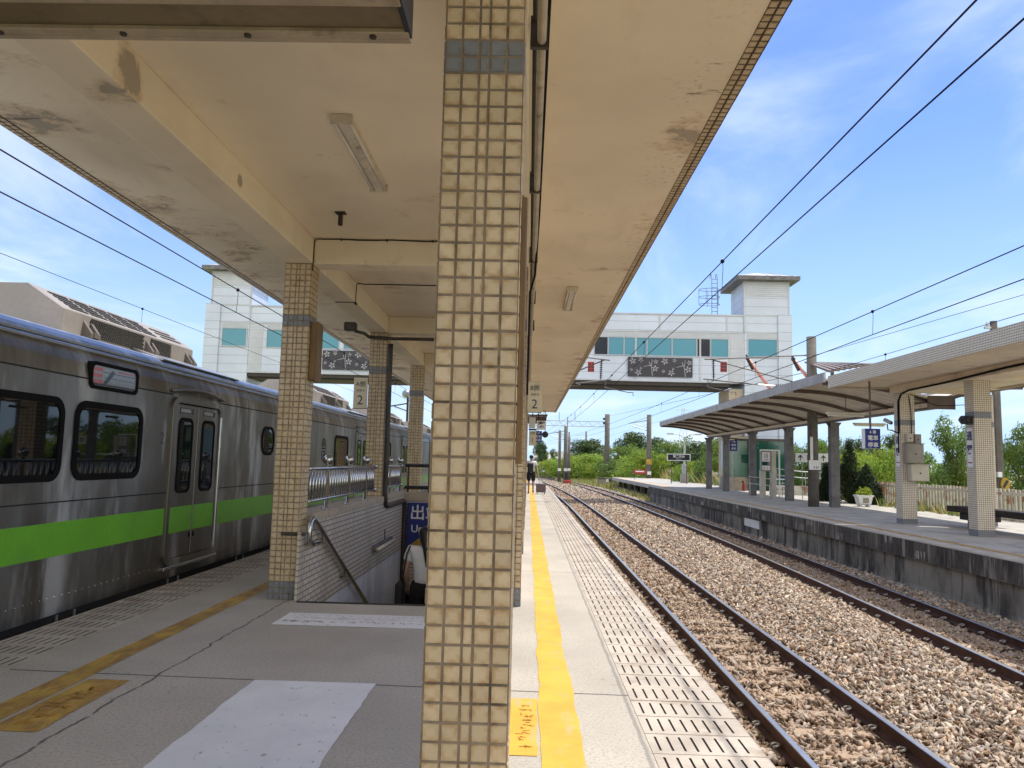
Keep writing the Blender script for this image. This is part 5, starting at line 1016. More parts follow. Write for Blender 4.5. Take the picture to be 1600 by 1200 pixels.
def fences():
    def pal(y0, y1, label):
        f = thing('palisade_fence', label, 'fence', (15.5, (y0+y1)/2, 0), 'white palisade fence panels'); m = MB(); y = y0+.03
        while y < y1-.06: m.box(15.47, 15.52, y, y+.095, -.25, 1.0+random.uniform(-.015, .015)); y += .215
        build(m, 'palisade_slats', M['fence'], f); build(MB().box(15.42, 15.469, y0, y1, .80, .90), 'top_rail', M['fence'], f, .005); build(MB().box(15.42, 15.469, y0, y1, -.02, .06), 'bottom_rail', M['fence'], f, .005)
    for k, nm in enumerate(('closest to the camera', 'right of the black horn pillar', 'behind the black bench', 'left of the black bench', 'behind the white planter')):
        pal(17+k*4, 21-.04+k*4, 'white rusty palisade fence panel '+nm)
    w = thing('boundary_wall', 'low concrete boundary wall with rusty coping behind the far platform', 'wall', (15.6, 70, -1.3)); build(MB().box(15.5, 15.75, 54, 98, -1.3, .72), 'wall_face', M['coping'], w); build(MB().box(15.42, 15.83, 54, 98, .721, .95), 'coping', M['fence'], w, .01)
fences()

# ------------------------------------------------------------------ overhead line
def mast(name, x, y, zb, zt, r, label, group='overhead line masts', square=False, plates=True):
    t = thing(name, label, 'mast', (x, y, zb), group)
    if square: build(MB().box(x-r, x+r, y-r, y+r, zb, zt), 'shaft', M['concpole'], t, .02)
    else: build(MB().tube([(x, y, zb), (x, y, zt)], [r*1.12, r], 14), 'shaft', M['concpole'], t, smooth=True)
    return t
m1 = mast('catenary_mast', 11.35, 31.0, 0, 6.8, .19, 'concrete overhead line mast rising through the curved canopy with a white number plate')
build(MB().box(11.10, 11.56, 30.74, 30.76, 1.45, 1.83), 'number_plate', M['white'], m1, .003); text('4 E1', .13, (11.38, 30.735, 1.54), (1,0,0), (0,0,1), M['black'], 'lettering', m1)
build(MB().box(11.17, 11.27, 30.75, 30.79, 1.84, 2.75), 'white_strip', M['white'], m1); build(MB().tube([(11.2, 30.77, 1.9), (11.18, 30.76, 3.3)], .015, 5), 'conduit', M['iron'], m1)
def insulator(m, a, b, n=9, r=.075):
    a = Vector(a); b = Vector(b); m.tube([a, b], .025, 6)
    for k in range(n):
        p = a.lerp(b, .12+.76*k/(n-1)); d = (b-a).normalized()*.012; m.tube([p-d, p, p+d], [r*.5, r, r*.5], 8)
    return m
def cantilever(lab, xm, xe, y, zt, zl):
    c = thing('cantilever_arm', lab, 'bracket', (xe, y, zl), 'overhead line brackets'); d = xm-xe; s = 1 if d > 0 else -1
    build(MB().tube([(xm, y, zt+.10), (xe-s*.15, y, zt-.16)], .03, 6), 'top_tube', M['steelgrey'], c); build(MB().tube([(xe+s*.05, y, zt-.14), (xm-s*.2, y, zl+.0)], .024, 6), 'stay', M['iron'], c)
    build(insulator(MB(), (xe+s*.2, y, zt-.14), (xe+s*.22, y, zl+.14), 9, .085), 'insulator', M['porcelain'], c); build(MB().tube([(xe-s*.2, y, zl+.14), (xm*.5+xe*.5, y, zl-.04)], .03, 6), 'lower_tube', M['steelgrey'], c); build(insulator(MB(), (xm-s*1.35, y, zl-.08), (xm-s*.55, y, zl-.10), 9, .085), 'insulator', M['porcelain'], c)
    build(MB().tube([(xm*.5+xe*.5, y, zl-.04), (xm-s*1.35, y, zl-.08)], .03, 6).tube([(xm-s*.55, y, zl-.1), (xm, y, zl-.1)], .03, 6), 'lower_bar', M['galv'], c)
    build(MB().tube([(xe, y, zl+.12), (xe-.05, y, zl-.18), (xe+.9, y, zl-.36), (xe+1.1, y, zl-.36), (xe+1.1, y, zl-.5)], .02, 6), 'steady_arm', M['steelgrey'], c)
    xp = xe+s*.62; build(MB().box(xp-.13, xp+.13, y-.02, y+.02, zt-.66, zt-.24), 'danger_plate', M['red'], c); mm = MB()
    for i in range(3):
        for k in range(2): mm.box(xp-.10+k*.12, xp-.01+k*.12, y-.024, y-.0205, zt-.62+i*.12, zt-.54+i*.12)
    build(mm, 'plate_lettering', M['black'], c)
    return c
cantilever('overhead line bracket with red plate reaching over the far track from the concrete mast', 11.2, 7.2, 31.0, 5.95, 4.85)
cantilever('overhead line bracket over the near track, red plate half hidden by canopy edge', .7, 3.1, 31.15, 5.85, 4.75)
rm = mast('catenary_mast', .7, 31.15, 4.235, 6.6, .12, 'short overhead line mast standing on the near canopy roof')
for x0, z0, x1, z1, lab in ((8.85, 5.95, 9.85, 4.55, 'pink tubular strut left of the concrete mast'), (10.7, 5.95, 11.9, 4.35, 'pink tubular strut nearest the concrete mast')):
    f = thing('pink_strut', lab, 'strut', (x1, 31.3, z1), 'pink tubular struts'); build(MB().tube([(x0, 31.3, z0), (x1, 31.3, z1)], .065, 10), 'tube', M['pink'], f, smooth=True); build(MB().tube([(x0-.04, 31.3, z0+.12), (x0+.03, 31.3, z0-.06)], [.02, .1], 8).tube([(x0, 31.3, z0), (x0+.25, 31.3, z0-.5)], .072, 8), 'clamp', M['porcelain'], f)
def wire_path(fx, z, ys): return [(fx(y), y, z) for y in ys]
def catenary(fx, zm, zc, ys, drops, label, sag=.12, r=.0085):
    t = thing('overhead_line', label, 'overhead wire', (fx(ys[0]), ys[0], zc), 'overhead electric lines')
    a = ys[0]; path = []
    for y in ys: path.append((fx(y), y, zm))
    build(MB().tube(path, r*1.1, 6), 'messenger_wire', M['wire'], t, uv=False); build(MB().tube([(p[0], p[1], zc) for p in path], r, 6), 'contact_wire', M['wire'], t, uv=False)
    for y in drops: build(MB().tube([(fx(y), y, zm), (fx(y)+.01, y, zm-.1), (fx(y)-.008, y, zc)], .005, 4).ball((fx(y), y, zm), .035, 8, 6), 'dropper', M['wire'], t, uv=False)
YS = [-6, 5, 15, 30, 38, 44, 50, 56, 64, 72, 82, 94, 108, 122]
catenary(lambda y: 3.1+bend(y), 4.83, 4.39, YS, (12.35, 20.9, 29, 37, 46, 54), 'pair of overhead wires with droppers above the near open track')
catenary(lambda y: 7.05+bend(y), 4.76, 4.28, YS, (15.8, 24, 32, 41), 'pair of overhead wires with droppers above the far open track')
catenary(lambda y: -5.65, 4.64, 4.2, [-6, 10, 30, 60, 90], (14.4, 23, 32), 'pair of overhead wires above the silver train')
for x, z, lab in ((-10.8, 5.45, 'thin feeder wire beyond the train on the left'), (9.6, 4.62, 'thin feeder wire above the edge of the far canopies')):
    t = thing('feeder_wire', lab, 'overhead wire', (x, 20, z), 'overhead electric lines'); build(MB().tube([(x, y, z+.002*(y-20)) for y in (-5, 20, 45, 70, 110)], .007, 5), 'wire', M['wire'], t, uv=False)
    for y in (20.8,): build(MB().tube([(x, y, z), (x, y, z-.45)], .005, 4).ball((x, y, z), .035, 8, 6), 'dropper', M['wire'], t)
t = thing('feeder_wire', 'long thin wire slanting high across the sky toward the concrete mast', 'overhead wire', (11.35, 31, 6.2), 'overhead electric lines'); build(MB().tube([(11.3, 31, 6.0), (13.5, 18, 6.3), (15, 5, 6.6)], .008, 5), 'wire', M['wire'], t)
t = thing('feeder_wire', 'slack wire between the concrete mast and the far gantry mast', 'overhead wire', (11.3, 60, 5.6), 'overhead electric lines'); build(MB().tube([(11.3, 31, 5.4), (10.9, 60, 6.3), (10.9, 107, 8.0)], .012, 5), 'wire', M['wire'], t)
def gantry():
    g = thing('portal_gantry', 'distant lattice gantry beam spanning the tracks from a thick concrete mast', 'gantry', (10.9, 107, -1.3)); x0, x1, y = -4, 10.9, 107
    build(MB().tube([(10.9, y, -1.3), (10.9, y, 8.3)], [.38, .34], 12), 'mast', M['concpole'], g, smooth=True); build(MB().tube([(-4.2, y, -1.3), (-4.2, y, 8.2)], [.38, .34], 12), 'mast', M['concpole'], g)
    m = MB()
    for z in (6.55, 7.25): m.tube([(x0, y, z), (x1, y, z)], .05, 5)
    n = 22
    for k in range(n):
        xa = x0+(x1-x0)*k/n; xb = x0+(x1-x0)*(k+1)/n; m.tube([(xa, y, 6.55 if k % 2 else 7.25), (xb, y, 7.25 if k % 2 else 6.55)], .035, 4)
    build(m, 'lattice_beam', M['galv'], g, uv=False)
    for x in (1.6, 4.2, 6.4): build(insulator(MB(), (x, y, 7.3), (x, y, 8.5), 8, .1), 'insulator', M['porcelain'], g)
    build(MB().tube([(5.4, y, 7.8), (5.4, y, 5.2), (3.6, y, 5.7)], .06, 6), 'drop_post', M['steelgrey'], g); build(MB().box(10.68, 11.1, y-.42, y-.40, .3, .75), 'number_plate', M['white'], g)
    build(MB().box(10.3, 10.62, y-.1, y+.2, 6.9, 7.2).box(10.3, 10.62, y-.1, y+.2, 7.5, 7.8), 'clamp', M['iron'], g)
    return g
gantry()
for x, y, h, r, lab in ((3.95, 97, 6.1, .17, 'left mast of the far group of three at the track curve'), (4.75, 98, 6.7, .24, 'thickest middle mast of the far group of three'), (5.35, 101, 5.4, .17, 'right pale mast of the far group of three'), (17.6, 113, 9.2, .27, 'tall far mast left of the lamp posts'), (13.1, 84, 7.5, .25, 'dark mast with orange band at the end of the far platform'), (20.5, 130, 6.5, .16, 'thin far mast in front of the trees'), (-1.2, 132, 7, .13, 'thin far mast past the canopy end'), (7.9, 150, 8, .15, 'very distant thin mast above the shrubs'), (12.7, 170, 9, .18, 'distant mast left of the gantry mast, among the trees')):
    t = mast('catenary_mast', x, y, -1.3, h-.6, r, lab)
    build(MB().box(x-.2, x+.2, y-r-.06, y-r-.02, .4, .75), 'number_plate', M['white'], t)
    if 'orange' in lab: build(MB().tube([(x, y, 1.5), (x, y, 2.1)], r*1.2, 12), 'orange_band', M['oldyellow'], t)
    if h > 6.5: build(MB().tube([(x, y, h-1.2), (x-2.2, y, h-1.6)], .05, 5).tube([(x, y, h-2.4), (x-2.0, y, h-1.8)], .05, 5), 'arm', M['galv'], t)
rp = thing('point_machine', 'small red and black point machine beside the curving rails', 'point machine', (4.6, 92, -1.1)); build(MB().box(4.2, 5.1, 90, 91, -1.05, -.55), 'case', M['red'], rp, .05); build(MB().box(4.3, 4.7, 91.1, 92, -1.05, .35), 'lever_box', M['black'], rp, .03)
def street_lamp(x, y, h, lab, box=False, two=True, zb=0):
    t = thing('street_lamp', lab, 'lamp post', (x, y, zb), 'slim lamp posts'); build(MB().tube([(x, y, zb), (x, y, zb+h)], [.1, .06], 8), 'pole', M['creambox'] if not box else M['galv'], t)
    for s in ((-1, 1) if two else (-1,)):
        build(MB().tube([(x, y, zb+h-.05), (x+s*.5, y, zb+h+.22), (x+s*1.0, y, zb+h+.28)], .035, 6), 'arm', M['galv'], t); build(MB().obox((x+s*1.2, y, zb+h+.27), (.28, .1, .06), ((1,0,0), (0,1,0), (0,0,1))), 'lamp_head', M['creambox'], t, .02)
    if box: build(MB().box(x-.3, x+.3, y-.3, y+.3, zb, zb+.75), 'base_box', M['greenglass'] if False else M['greybox'], t, .03); build(MB().box(x-.18, x+.18, y-.2, y+.2, zb+.751, zb+1.6), 'control_box', M['galv'], t, .02)
street_lamp(13.4, 66.5, 3.9, 'grey double lamp post with a box at its base beside the black board', True)
street_lamp(16.2, 80, 4.6, 'cream lamp post left of the black board, behind the boundary wall', False, True, -1.0); street_lamp(19.5, 128, 5.8, 'slim distant lamp post right of the gantry mast', False, True, -1.0)
t = thing('round_lamp', 'round white lamp on a dark pole beyond the train roof', 'lamp post', (-9.5, 60, -1)); build(MB().tube([(-9.55, 60, -1.2), (-9.55, 60, 6.3)], .09, 8), 'pole', M['iron'], t); build(MB().ball((-9.7, 60, 6.55), .33, 12, 8), 'globe', M['galv'], t, smooth=True); build(MB().tube([(-9.55, 60, 5.8), (-11.2, 60, 5.5)], .05, 6).tube([(-9.55, 60, 5.2), (-10.6, 60, 5.55)], .04, 6), 'arm', M['iron'], t)
w = thing('warehouse', 'long low white building far away past the curving rails', 'building', (6, 185, -1.3)); build(MB().box(1.5, 14, 185, 200, -1.3, 3.6), 'wall', M['farwhite'], w); build(MB().prism([(1.2, 3.6), (14.3, 3.6), (14.3, 3.75), (7.8, 4.15), (1.2, 3.75)], 'y', 184.7, 200.3), 'roof', M['metalroof'], w)
m = MB()
for k in range(4): m.box(2.6+k*2.9, 3.6+k*2.9, 184.96, 184.999, .5, 1.6)
build(m, 'window', M['darkglass'], w)
def pylon():
    t = thing('power_pylon', 'very distant lattice power pylon above the trees', 'pylon', (66, 330, -1)); m = MB(); x, y = 66.0, 330.0
    for z0, z1, w0, w1 in ((-1, 10, 3.2, 2), (10, 18, 2, 1.1), (18, 26, 1.1, .5)):
        for s in (-1, 1): m.tube([(x+s*w0, y, z0), (x+s*w1, y, z1)], .13, 4); m.tube([(x+s*w0, y, z0), (x-s*w1, y, z1)], .08, 4)
    build(m, 'lattice_legs', M['galv'], t)
    m = MB()
    for z, w in ((18, 4), (21.5, 3.5), (25, 3)): m.tube([(x-w, y, z), (x+w, y, z)], .13, 4)
    build(m, 'crossarm', M['galv'], t)
pylon()

# ------------------------------------------------------------------ vegetation
def leaves_mesh(name, n, blobs, size, mat, seed, flat=.6, spike=0):
    r = np.random.default_rng(seed); B = np.array([b for b in blobs], float); w = B[:, 3]*B[:, 4]+.2*B[:, 3]; k = r.choice(len(B), n, p=w/w.sum())
    d = r.normal(size=(n, 3)); d /= np.linalg.norm(d, axis=1)[:, None]; rad = r.uniform(.45, 1.05, n)**.6
    C = B[k, :3]+d*rad[:, None]*np.stack([B[k, 3], B[k, 3], B[k, 4]], 1)+r.normal(0, .04, (n, 3))
    nn = d*.7+r.normal(0, .6, (n, 3))+np.array([0, 0, .35]); nn /= np.linalg.norm(nn, axis=1)[:, None]
    u = np.cross(nn, r.normal(size=(n, 3))); u /= np.linalg.norm(u, axis=1)[:, None]; v = np.cross(nn, u); s = size*r.uniform(.5, 1.3, n)[:, None]
    V = np.stack([C-u*s, C-v*s*flat*.6+nn*s*.15, C+u*s, C+v*s*flat*.6+nn*s*.15], 1).reshape(-1, 3)
    F = np.arange(n*4).reshape(n, 4)
    me = bpy.data.meshes.new(name); me.from_pydata(V.tolist(), [], F.tolist()); val = np.clip(r.normal(.5, .22, n), 0, 1)
    val = np.clip(val+r.uniform(-.18, .18, len(B))[k], 0, 1); a = me.attributes.new('leaf', 'FLOAT', 'FACE'); a.data.foreach_set('value', val); me.materials.append(mat); me.update(); return me
def blobs(n, W, H, z0, seed, br=.32, top=.9):
    r = np.random.default_rng(seed); out = []
    for i in range(n):
        a = r.uniform(0, 2*math.pi); t = r.uniform(0, 1); q = math.sqrt(r.uniform(0, 1))*math.sin(math.pi*(.18+.74*t))**.7
        out.append((W*.5*q*math.cos(a), W*.5*q*math.sin(a), z0+(H-z0)*(.08+.86*t), W*br*r.uniform(.5, 1.05)*.6, W*br*r.uniform(.4, .9)*.5))
    return out
PROTO = {}
def tree_proto(key, mat, n, W, H, z0, nb, size, seed, br=.32):
    bl = blobs(nb, W, H, z0, seed, br); crown = leaves_mesh('crown', n, bl, size, M[mat], seed)
    r = random.Random(seed); m = MB(); m.tube([(0, 0, 0), (.05, .02, H*.3), (-.04, .05, H*.55), (.02, 0, H*.8)], [.05*W*.6, .04*W*.6, .025*W*.6, .008*W], 7)
    for b in r.sample(bl, min(len(bl), 9)): z = min(max(b[2]*.55, H*.12), H*.6); m.tube([(0, 0, z), (b[0]*.5, b[1]*.5, z*.55+b[2]*.45), (b[0], b[1], b[2])], [.018*W, .011*W, .004*W], 5)
    vs = np.array(m.v); tm = bpy.data.meshes.new('trunk'); tm.from_pydata(m.v, [], m.f); tm.materials.append(M['bark']); tm.update()
    PROTO[key] = (crown, tm, W, H)
tree_proto('airy', 'leafmid', 9000, 4, 4.2, .9, 34, .085, 11, .30)
tree_proto('airy_two', 'leafmid', 9000, 4, 4.2, .8, 40, .085, 12, .27)
tree_proto('bush', 'leafbright', 8000, 4, 2.4, .0, 34, .10, 13, .34)
tree_proto('bush_two', 'leafbright', 8000, 4, 2.4, .0, 30, .10, 14, .36)
tree_proto('dark', 'leafdark', 7000, 4, 4, .5, 30, .12, 15, .32)
tree_proto('pine', 'leafdark', 5000, 4, 3.4, 1.2, 22, .09, 16, .26)
tree_proto('midbush', 'leafmid', 8000, 4, 2.8, .0, 34, .11, 17, .33)
def tree(key, name, u, vtop, y, wpx, label, cat='tree', group='trees and shrubs behind the fence', zb=-1.3, rz=0):
    crown, tm, W, H = PROTO[key]; x = (u-825)/1200*y; w = wpx/1200*y; zt = 1.5+(721+.025*(u-825)-vtop)/1200*y; k = w/W; kz = (zt-zb)/H
    t = thing(name, label, cat, (x, y, zb), group); t.rotation_euler.z = rz
    for me, nm in ((crown, 'crown'), (tm, 'trunk')):
        o = bpy.data.objects.new(nm, me); COL.objects.link(o); o.parent = t; o.scale = (k, k, kz); WL[o] = WL[t]
TL = [
 ('airy', 'leafy_tree', 1478, 652, 36, 100, 'airy mid green tree between the two far tiled pillars'),
 ('airy_two', 'leafy_tree', 1592, 662, 33, 100, 'airy green tree right of the far utility pole'),
 ('airy_two', 'leafy_tree', 1660, 640, 30, 110, 'green tree at the right edge beyond the fence'),
 ('midbush', 'leafy_shrub', 1540, 700, 38, 110, 'mid green shrub behind the black horn pillar'),
 ('bush', 'leafy_shrub', 1428, 716, 40, 90, 'bright shrub behind the pillar with electrical boxes'),
 ('bush_two', 'leafy_shrub', 1372, 706, 43, 110, 'bright yellow green shrub right of the dark cypress'),
 ('bush', 'leafy_shrub', 1330, 712, 50, 100, 'bright shrub behind the dark cypress'),
 ('pine', 'pine_tree', 1372, 684, 62, 110, 'flat topped dark pine above the bright shrubs'),
 ('pine', 'pine_tree', 1335, 690, 66, 80, 'smaller dark pine behind the cypress tip'),
 ('midbush', 'leafy_tree', 1290, 688, 58, 90, 'mid green tree behind the exit sign mast'),
 ('airy', 'leafy_tree', 1252, 688, 60, 80, 'tree left of the exit sign'),
 ('midbush', 'leafy_tree', 1215, 694, 66, 90, 'tree behind the green glass lift'),
 ('dark', 'leafy_tree', 1168, 690, 72, 90, 'dark tree between the middle curved canopy posts'),
 ('midbush', 'leafy_tree', 1130, 686, 76, 90, 'tree behind the blue board on the slim pole'),
 ('dark', 'leafy_tree', 1095, 692, 82, 90, 'dark tree behind the last curved canopy post'),
 ('midbush', 'leafy_shrub', 1112, 714, 68, 70, 'shrub growing over the boundary wall by the last post'),
 ('bush', 'leafy_shrub', 1076, 724, 72, 60, 'bright low shrub beside the black board'),
 ('midbush', 'leafy_tree', 1058, 690, 90, 90, 'tree directly behind the black board'),
 ('dark', 'leafy_tree', 1028, 686, 100, 80, 'dark tree behind the cream lamp post'),
 ('bush_two', 'leafy_shrub', 1010, 706, 88, 90, 'bright shrub left of the cream lamp post'),
 ('dark', 'leafy_tree', 982, 677, 128, 70, 'tall round topped dark tree right of the gantry mast'),
 ('midbush', 'leafy_tree', 975, 698, 112, 80, 'mid green tree right of the gantry mast'),
 ('dark', 'leafy_tree', 925, 688, 150, 90, 'dark tree behind the gantry mast'),
 ('bush', 'leafy_shrub', 925, 712, 122, 90, 'bright broad shrub left of the gantry mast'),
 ('bush_two', 'leafy_shrub', 893, 714, 126, 70, 'bright shrub right of the three far masts'),
 ('bush', 'leafy_shrub', 862, 720, 130, 60, 'low bright shrub left of the three far masts'),
 ('midbush', 'leafy_shrub', 965, 722, 104, 70, 'low shrub behind the relay cabinet'),
 ('dark', 'leafy_tree', 843, 690, 140, 30, 'narrow dark tree beside the walking person'),
 ('pine', 'pine_tree', 865, 703, 160, 16, 'tiny dark tree before the white building'),
 ('midbush', 'leafy_shrub', 1700, 700, 40, 140, 'shrub mass outside the right edge'),
]
for i, (k, nm, u, v, y, w, lab) in enumerate(TL): tree(k, nm, u, v, y, w, lab, 'shrub' if 'shrub' in nm else 'tree', rz=i*1.7)
def cypress(x, y, zt, w, lab, lean=0):
    t = thing('cypress', lab, 'tree', (x, y, 0), 'dark cypresses on the far platform'); bl = []; H = zt
    r = random.Random(int(x*100))
    for k in range(46):
        f = k/46; z = .15+f*(H-.25); q = w*.5*(1-f)**.75; a = r.uniform(0, 6.28); bl.append((x+q*.6*math.cos(a)+lean*f, y+q*.6*math.sin(a), z, max(.10, q*.55), max(.16, q*.6)))
    me = leaves_mesh('crown', 7500, bl, .085, M['cypress'], int(x*10), .35); o = bpy.data.objects.new('crown', me); me.transform(Matrix.Translation((-x, -y, 0))); COL.objects.link(o); o.parent = t
    build(MB().tube([(x, y, -.05), (x+lean*.3, y, H*.6)], [.09, .03], 7), 'trunk', M['bark'], t)
cypress(14.55, 35.3, 2.85, 1.5, 'tallest dark cypress standing behind the curved canopy post'); cypress(15.0, 34.6, 1.75, 1.5, 'shorter bushy cypress right of the tall one'); cypress(14.0, 36.5, 1.75, .9, 'small leaning cypress beside the exit sign leg', .0)
pm = leaves_mesh('plant', 260, [(0, 0, 0, .28, .16), (.1, 0, .1, .15, .1)], .07, M['leafbright'], 5); o = bpy.data.objects.new('plant', pm); link(o, PLANTER, (13.85, 32.2, .55))
def weeds():
    r = np.random.default_rng(3); pts = []
    def patch(n, x0, x1, y0, y1, z, h):
        x = r.uniform(x0, x1, n); y = r.uniform(y0, y1, n); pts.append(np.stack([x, y, np.full(n, z), h*r.uniform(.4, 1.3, n)], 1))
    patch(900, 8.2, 9.4, 52, 75, -1.3, .5); patch(9000, 4, 30, 82, 126, -1.32, .55); patch(1500, 8.9, 14, 84, 104, -1.3, .7); patch(500, 15.7, 17, 19, 54, -1.2, 1.1); patch(260, 14.7, 15.4, 26, 33, -.02, .35); patch(2500, -3, 8, 125, 165, -1.32, .8); patch(1200, 15.0, 16, 55, 90, -1.2, 2.0)
    P = np.concatenate(pts); n = len(P); a = r.uniform(0, 6.28, n); w = P[:, 3]*.09+.012; dx = np.cos(a)*w; dy = np.sin(a)*w; lx = r.normal(0, .35, n)*P[:, 3]; ly = r.normal(0, .35, n)*P[:, 3]
    V = np.stack([np.stack([P[:, 0]-dx, P[:, 1]-dy, P[:, 2]], 1), np.stack([P[:, 0]+dx, P[:, 1]+dy, P[:, 2]], 1), np.stack([P[:, 0]+lx, P[:, 1]+ly, P[:, 2]+P[:, 3]], 1)], 1).reshape(-1, 3)
    F = np.arange(n*3).reshape(n, 3); me = bpy.data.meshes.new('weeds'); me.from_pydata(V.tolist(), [], F.tolist()); at = me.attributes.new('leaf', 'FLOAT', 'FACE'); at.data.foreach_set('value', r.uniform(.2, .9, n)); me.materials.append(M['leafmid']); me.materials.append(M['dry'])
    me.polygons.foreach_set('material_index', (r.random(n) < .55).astype(int)); me.update(); o = bpy.data.objects.new('weeds', me); COL.objects.link(o); struct(o, 'stuff', 'green and dry grass along the far platform and beyond the rails', 'grass')
weeds()

# ------------------------------------------------------------------ people
def skin_mesh(name, verts, edges, rad, mat, parent, sub=2, root=0):
    me = bpy.data.meshes.new(name); c = np.array(verts, float); ctr = (c.min(0)+c.max(0))/2; me.from_pydata((c-ctr).tolist(), edges, []); o = bpy.data.objects.new(name, me); COL.objects.link(o)
    md = o.modifiers.new('Skin', 'SKIN'); md.use_smooth_shade = True
    sv = me.skin_vertices[0].data
    for i, r in enumerate(rad): sv[i].radius = (r, r) if not isinstance(r, tuple) else r
    sv[root].use_root = True; s = o.modifiers.new('Sub', 'SUBSURF'); s.levels = sub; s.render_levels = sub
    dg = bpy.context.evaluated_depsgraph_get(); m2 = bpy.data.meshes.new_from_object(o.evaluated_get(dg)); bpy.data.objects.remove(o)
    m2.materials.clear(); m2.materials.append(mat); m2.name = name; m2.polygons.foreach_set('use_smooth', [True]*len(m2.polygons)); o = bpy.data.objects.new(name, m2); link(o, parent, ctr); return o
def person(ox, oy, oz, H, label, pose, cloth, hairlen, face=0.0):
    t = thing('person', label, 'person', (ox, oy, oz)); s = H/1.72
    ca, sa = math.cos(face), math.sin(face)
    def W(p): x, y, z = p; return (ox+(x*ca-y*sa)*s, oy+(x*sa+y*ca)*s, oz+z*s)
    V = []; E = []; Rr = []
    def add(p, r, prev=None):
        V.append(W(p)); Rr.append(tuple(k*s for k in r) if isinstance(r, tuple) else r*s)
        if prev is not None: E.append((prev, len(V)-1))
        return len(V)-1
    pel = add((0, 0, .93), .13); wa = add((0, .005, 1.08), .115, pel); ch = add((0, .0, 1.28), (.15, .11), wa); ne0 = add((0, -.005, 1.42), .075, ch); ne = add((0, .012, 1.49), .052, ne0); hd = add((0, .02, 1.57), .078, ne); hd2 = add((0, .018, 1.65), .082, hd); hd3 = add((0, .0, 1.71), .05, hd2)
    no = add((0, .105, 1.59), .014, hd)
    J = {}
    for sd, nm in ((-1, 'l'), (1, 'r')):
        hip = add((sd*.095, 0, .86), .092, pel); kn = add((sd*.10+0, pose['knee'+nm][0], pose['knee'+nm][1]), .058, hip); an = add((sd*.10, pose['ank'+nm][0], pose['ank'+nm][1]), .036, kn); toe = add((sd*.11, pose['ank'+nm][0]+.15, max(.02, pose['ank'+nm][1]-.06)), .03, an)
        sh = add((sd*.185, 0, 1.39), .062, ch); el = add(pose['elb'+nm], .043, sh); wr = add(pose['wri'+nm], .028, el); pm = add(pose['pal'+nm], (.032, .02), wr); J[nm] = (hip, kn, an, sh, el)
        w = Vector(pose['wri'+nm]); p = Vector(pose['pal'+nm]); d = (p-w).normalized(); sidev = d.cross(Vector((sd*1.0, .2, 0))).normalized()
        for k, L in enumerate((.065, .075, .07, .055)):
            b0 = p+sidev*(-.028+.018*k)+d*.02; f1 = add(tuple(b0), .0085, pm); f2 = add(tuple(b0+d*L*.55+Vector((-sd*.008, .006, 0))), .0078, f1); add(tuple(b0+d*L+Vector((-sd*.025, .012, 0))), .0065, f2)
        tb = p+sidev*-.038-d*.02+Vector((0, .018, 0)); t1 = add(tuple(tb), .009, pm); add(tuple(tb+d*.045+Vector((0, .012, 0))), .0075, t1)
    skin_mesh('body', V, E, Rr, M['skin'], t, 1)
    def P(p): return W(p)
    def shell(name, pts, ed, rr, mat): skin_mesh(name, [P(p) for p in pts], ed, [tuple(k*s for k in r) if isinstance(r, tuple) else r*s for r in rr], mat, t, 1)
    def lerp(a, b, f): return tuple(x+(y-x)*f for x, y in zip(a, b))
    el, er = pose['elbl'], pose['elbr']; sl, sr = (-.19, 0, 1.39), (.19, 0, 1.39)
    shell('shirt', [(0, 0, .84 if cloth != 'woman' else .90), (0, .004, 1.06), (0, 0, 1.28), (0, -.003, 1.43), sl, lerp(sl, el, .62), sr, lerp(sr, er, .62), (0, .003, 1.15)], [(0, 1), (1, 8), (8, 2), (2, 3), (2, 4), (4, 5), (2, 6), (6, 7)], [.168, .158, (.195, .15), .088, .09, .076, .09, .076, .158], M['shirt'])
    hl, hr = (-.10, 0, .86), (.10, 0, .86); kl = (-.10, *pose['kneel']); kr = (.10, *pose['kneer'])
    shell('shorts', [(0, 0, 1.06), (0, 0, .92), hl, lerp(hl, kl, .45), lerp(hl, kl, .92), hr, lerp(hr, kr, .45), lerp(hr, kr, .92)], [(0, 1), (1, 2), (2, 3), (3, 4), (1, 5), (5, 6), (6, 7)], [.15, .16, .125, .112, .098, .125, .112, .098], M['shorts'])
    for sd, nm in ((-1, 'l'), (1, 'r')):
        a = pose['ank'+nm]; shell('shoe', [(sd*.10, a[0]-.04, a[1]-.035), (sd*.105, a[0]+.06, a[1]-.045), (sd*.11, a[0]+.17, max(.03, a[1]-.06))], [(0, 1), (1, 2)], [.047, .046, .036], M['shorts'] if cloth != 'woman' else M['shirt'])
    if hairlen > .2: shell('hair', [(0, .0, 1.71), (0, -.012, 1.65), (0, -.03, 1.56), (.03, -.085, 1.45), (.05, -.13, 1.33), (.055, -.14, 1.40-hairlen)], [(0, 1), (1, 2), (2, 3), (3, 4), (4, 5)], [.07, .103, .092, (.062, .045), (.05, .035), (.02, .018)], M['hair'])
    else: shell('hair', [(0, .0, 1.73), (0, -.014, 1.665), (0, -.03, 1.56)], [(0, 1), (1, 2)], [.075, .108, .092], M['hair'])
    mb = MB()
    for sd in (-1, 1): mb.ball(P((sd*.032, .092, 1.625)), .011*s, 8, 6)
    build(mb, 'eyes', M['black'], t, uv=False); build(MB().ball(P((0, .090, 1.535)), .018*s, 8, 5, sc=(1.3, .5, .4)), 'mouth', M['red'], t, uv=False)
    mb = MB()
    for sd in (-1, 1): mb.ball(P((sd*.083, .01, 1.60)), .028*s, 8, 6, sc=(.4, .8, 1.1))
    build(mb, 'ears', M['skin'], t, uv=False, smooth=True)
    return t, W
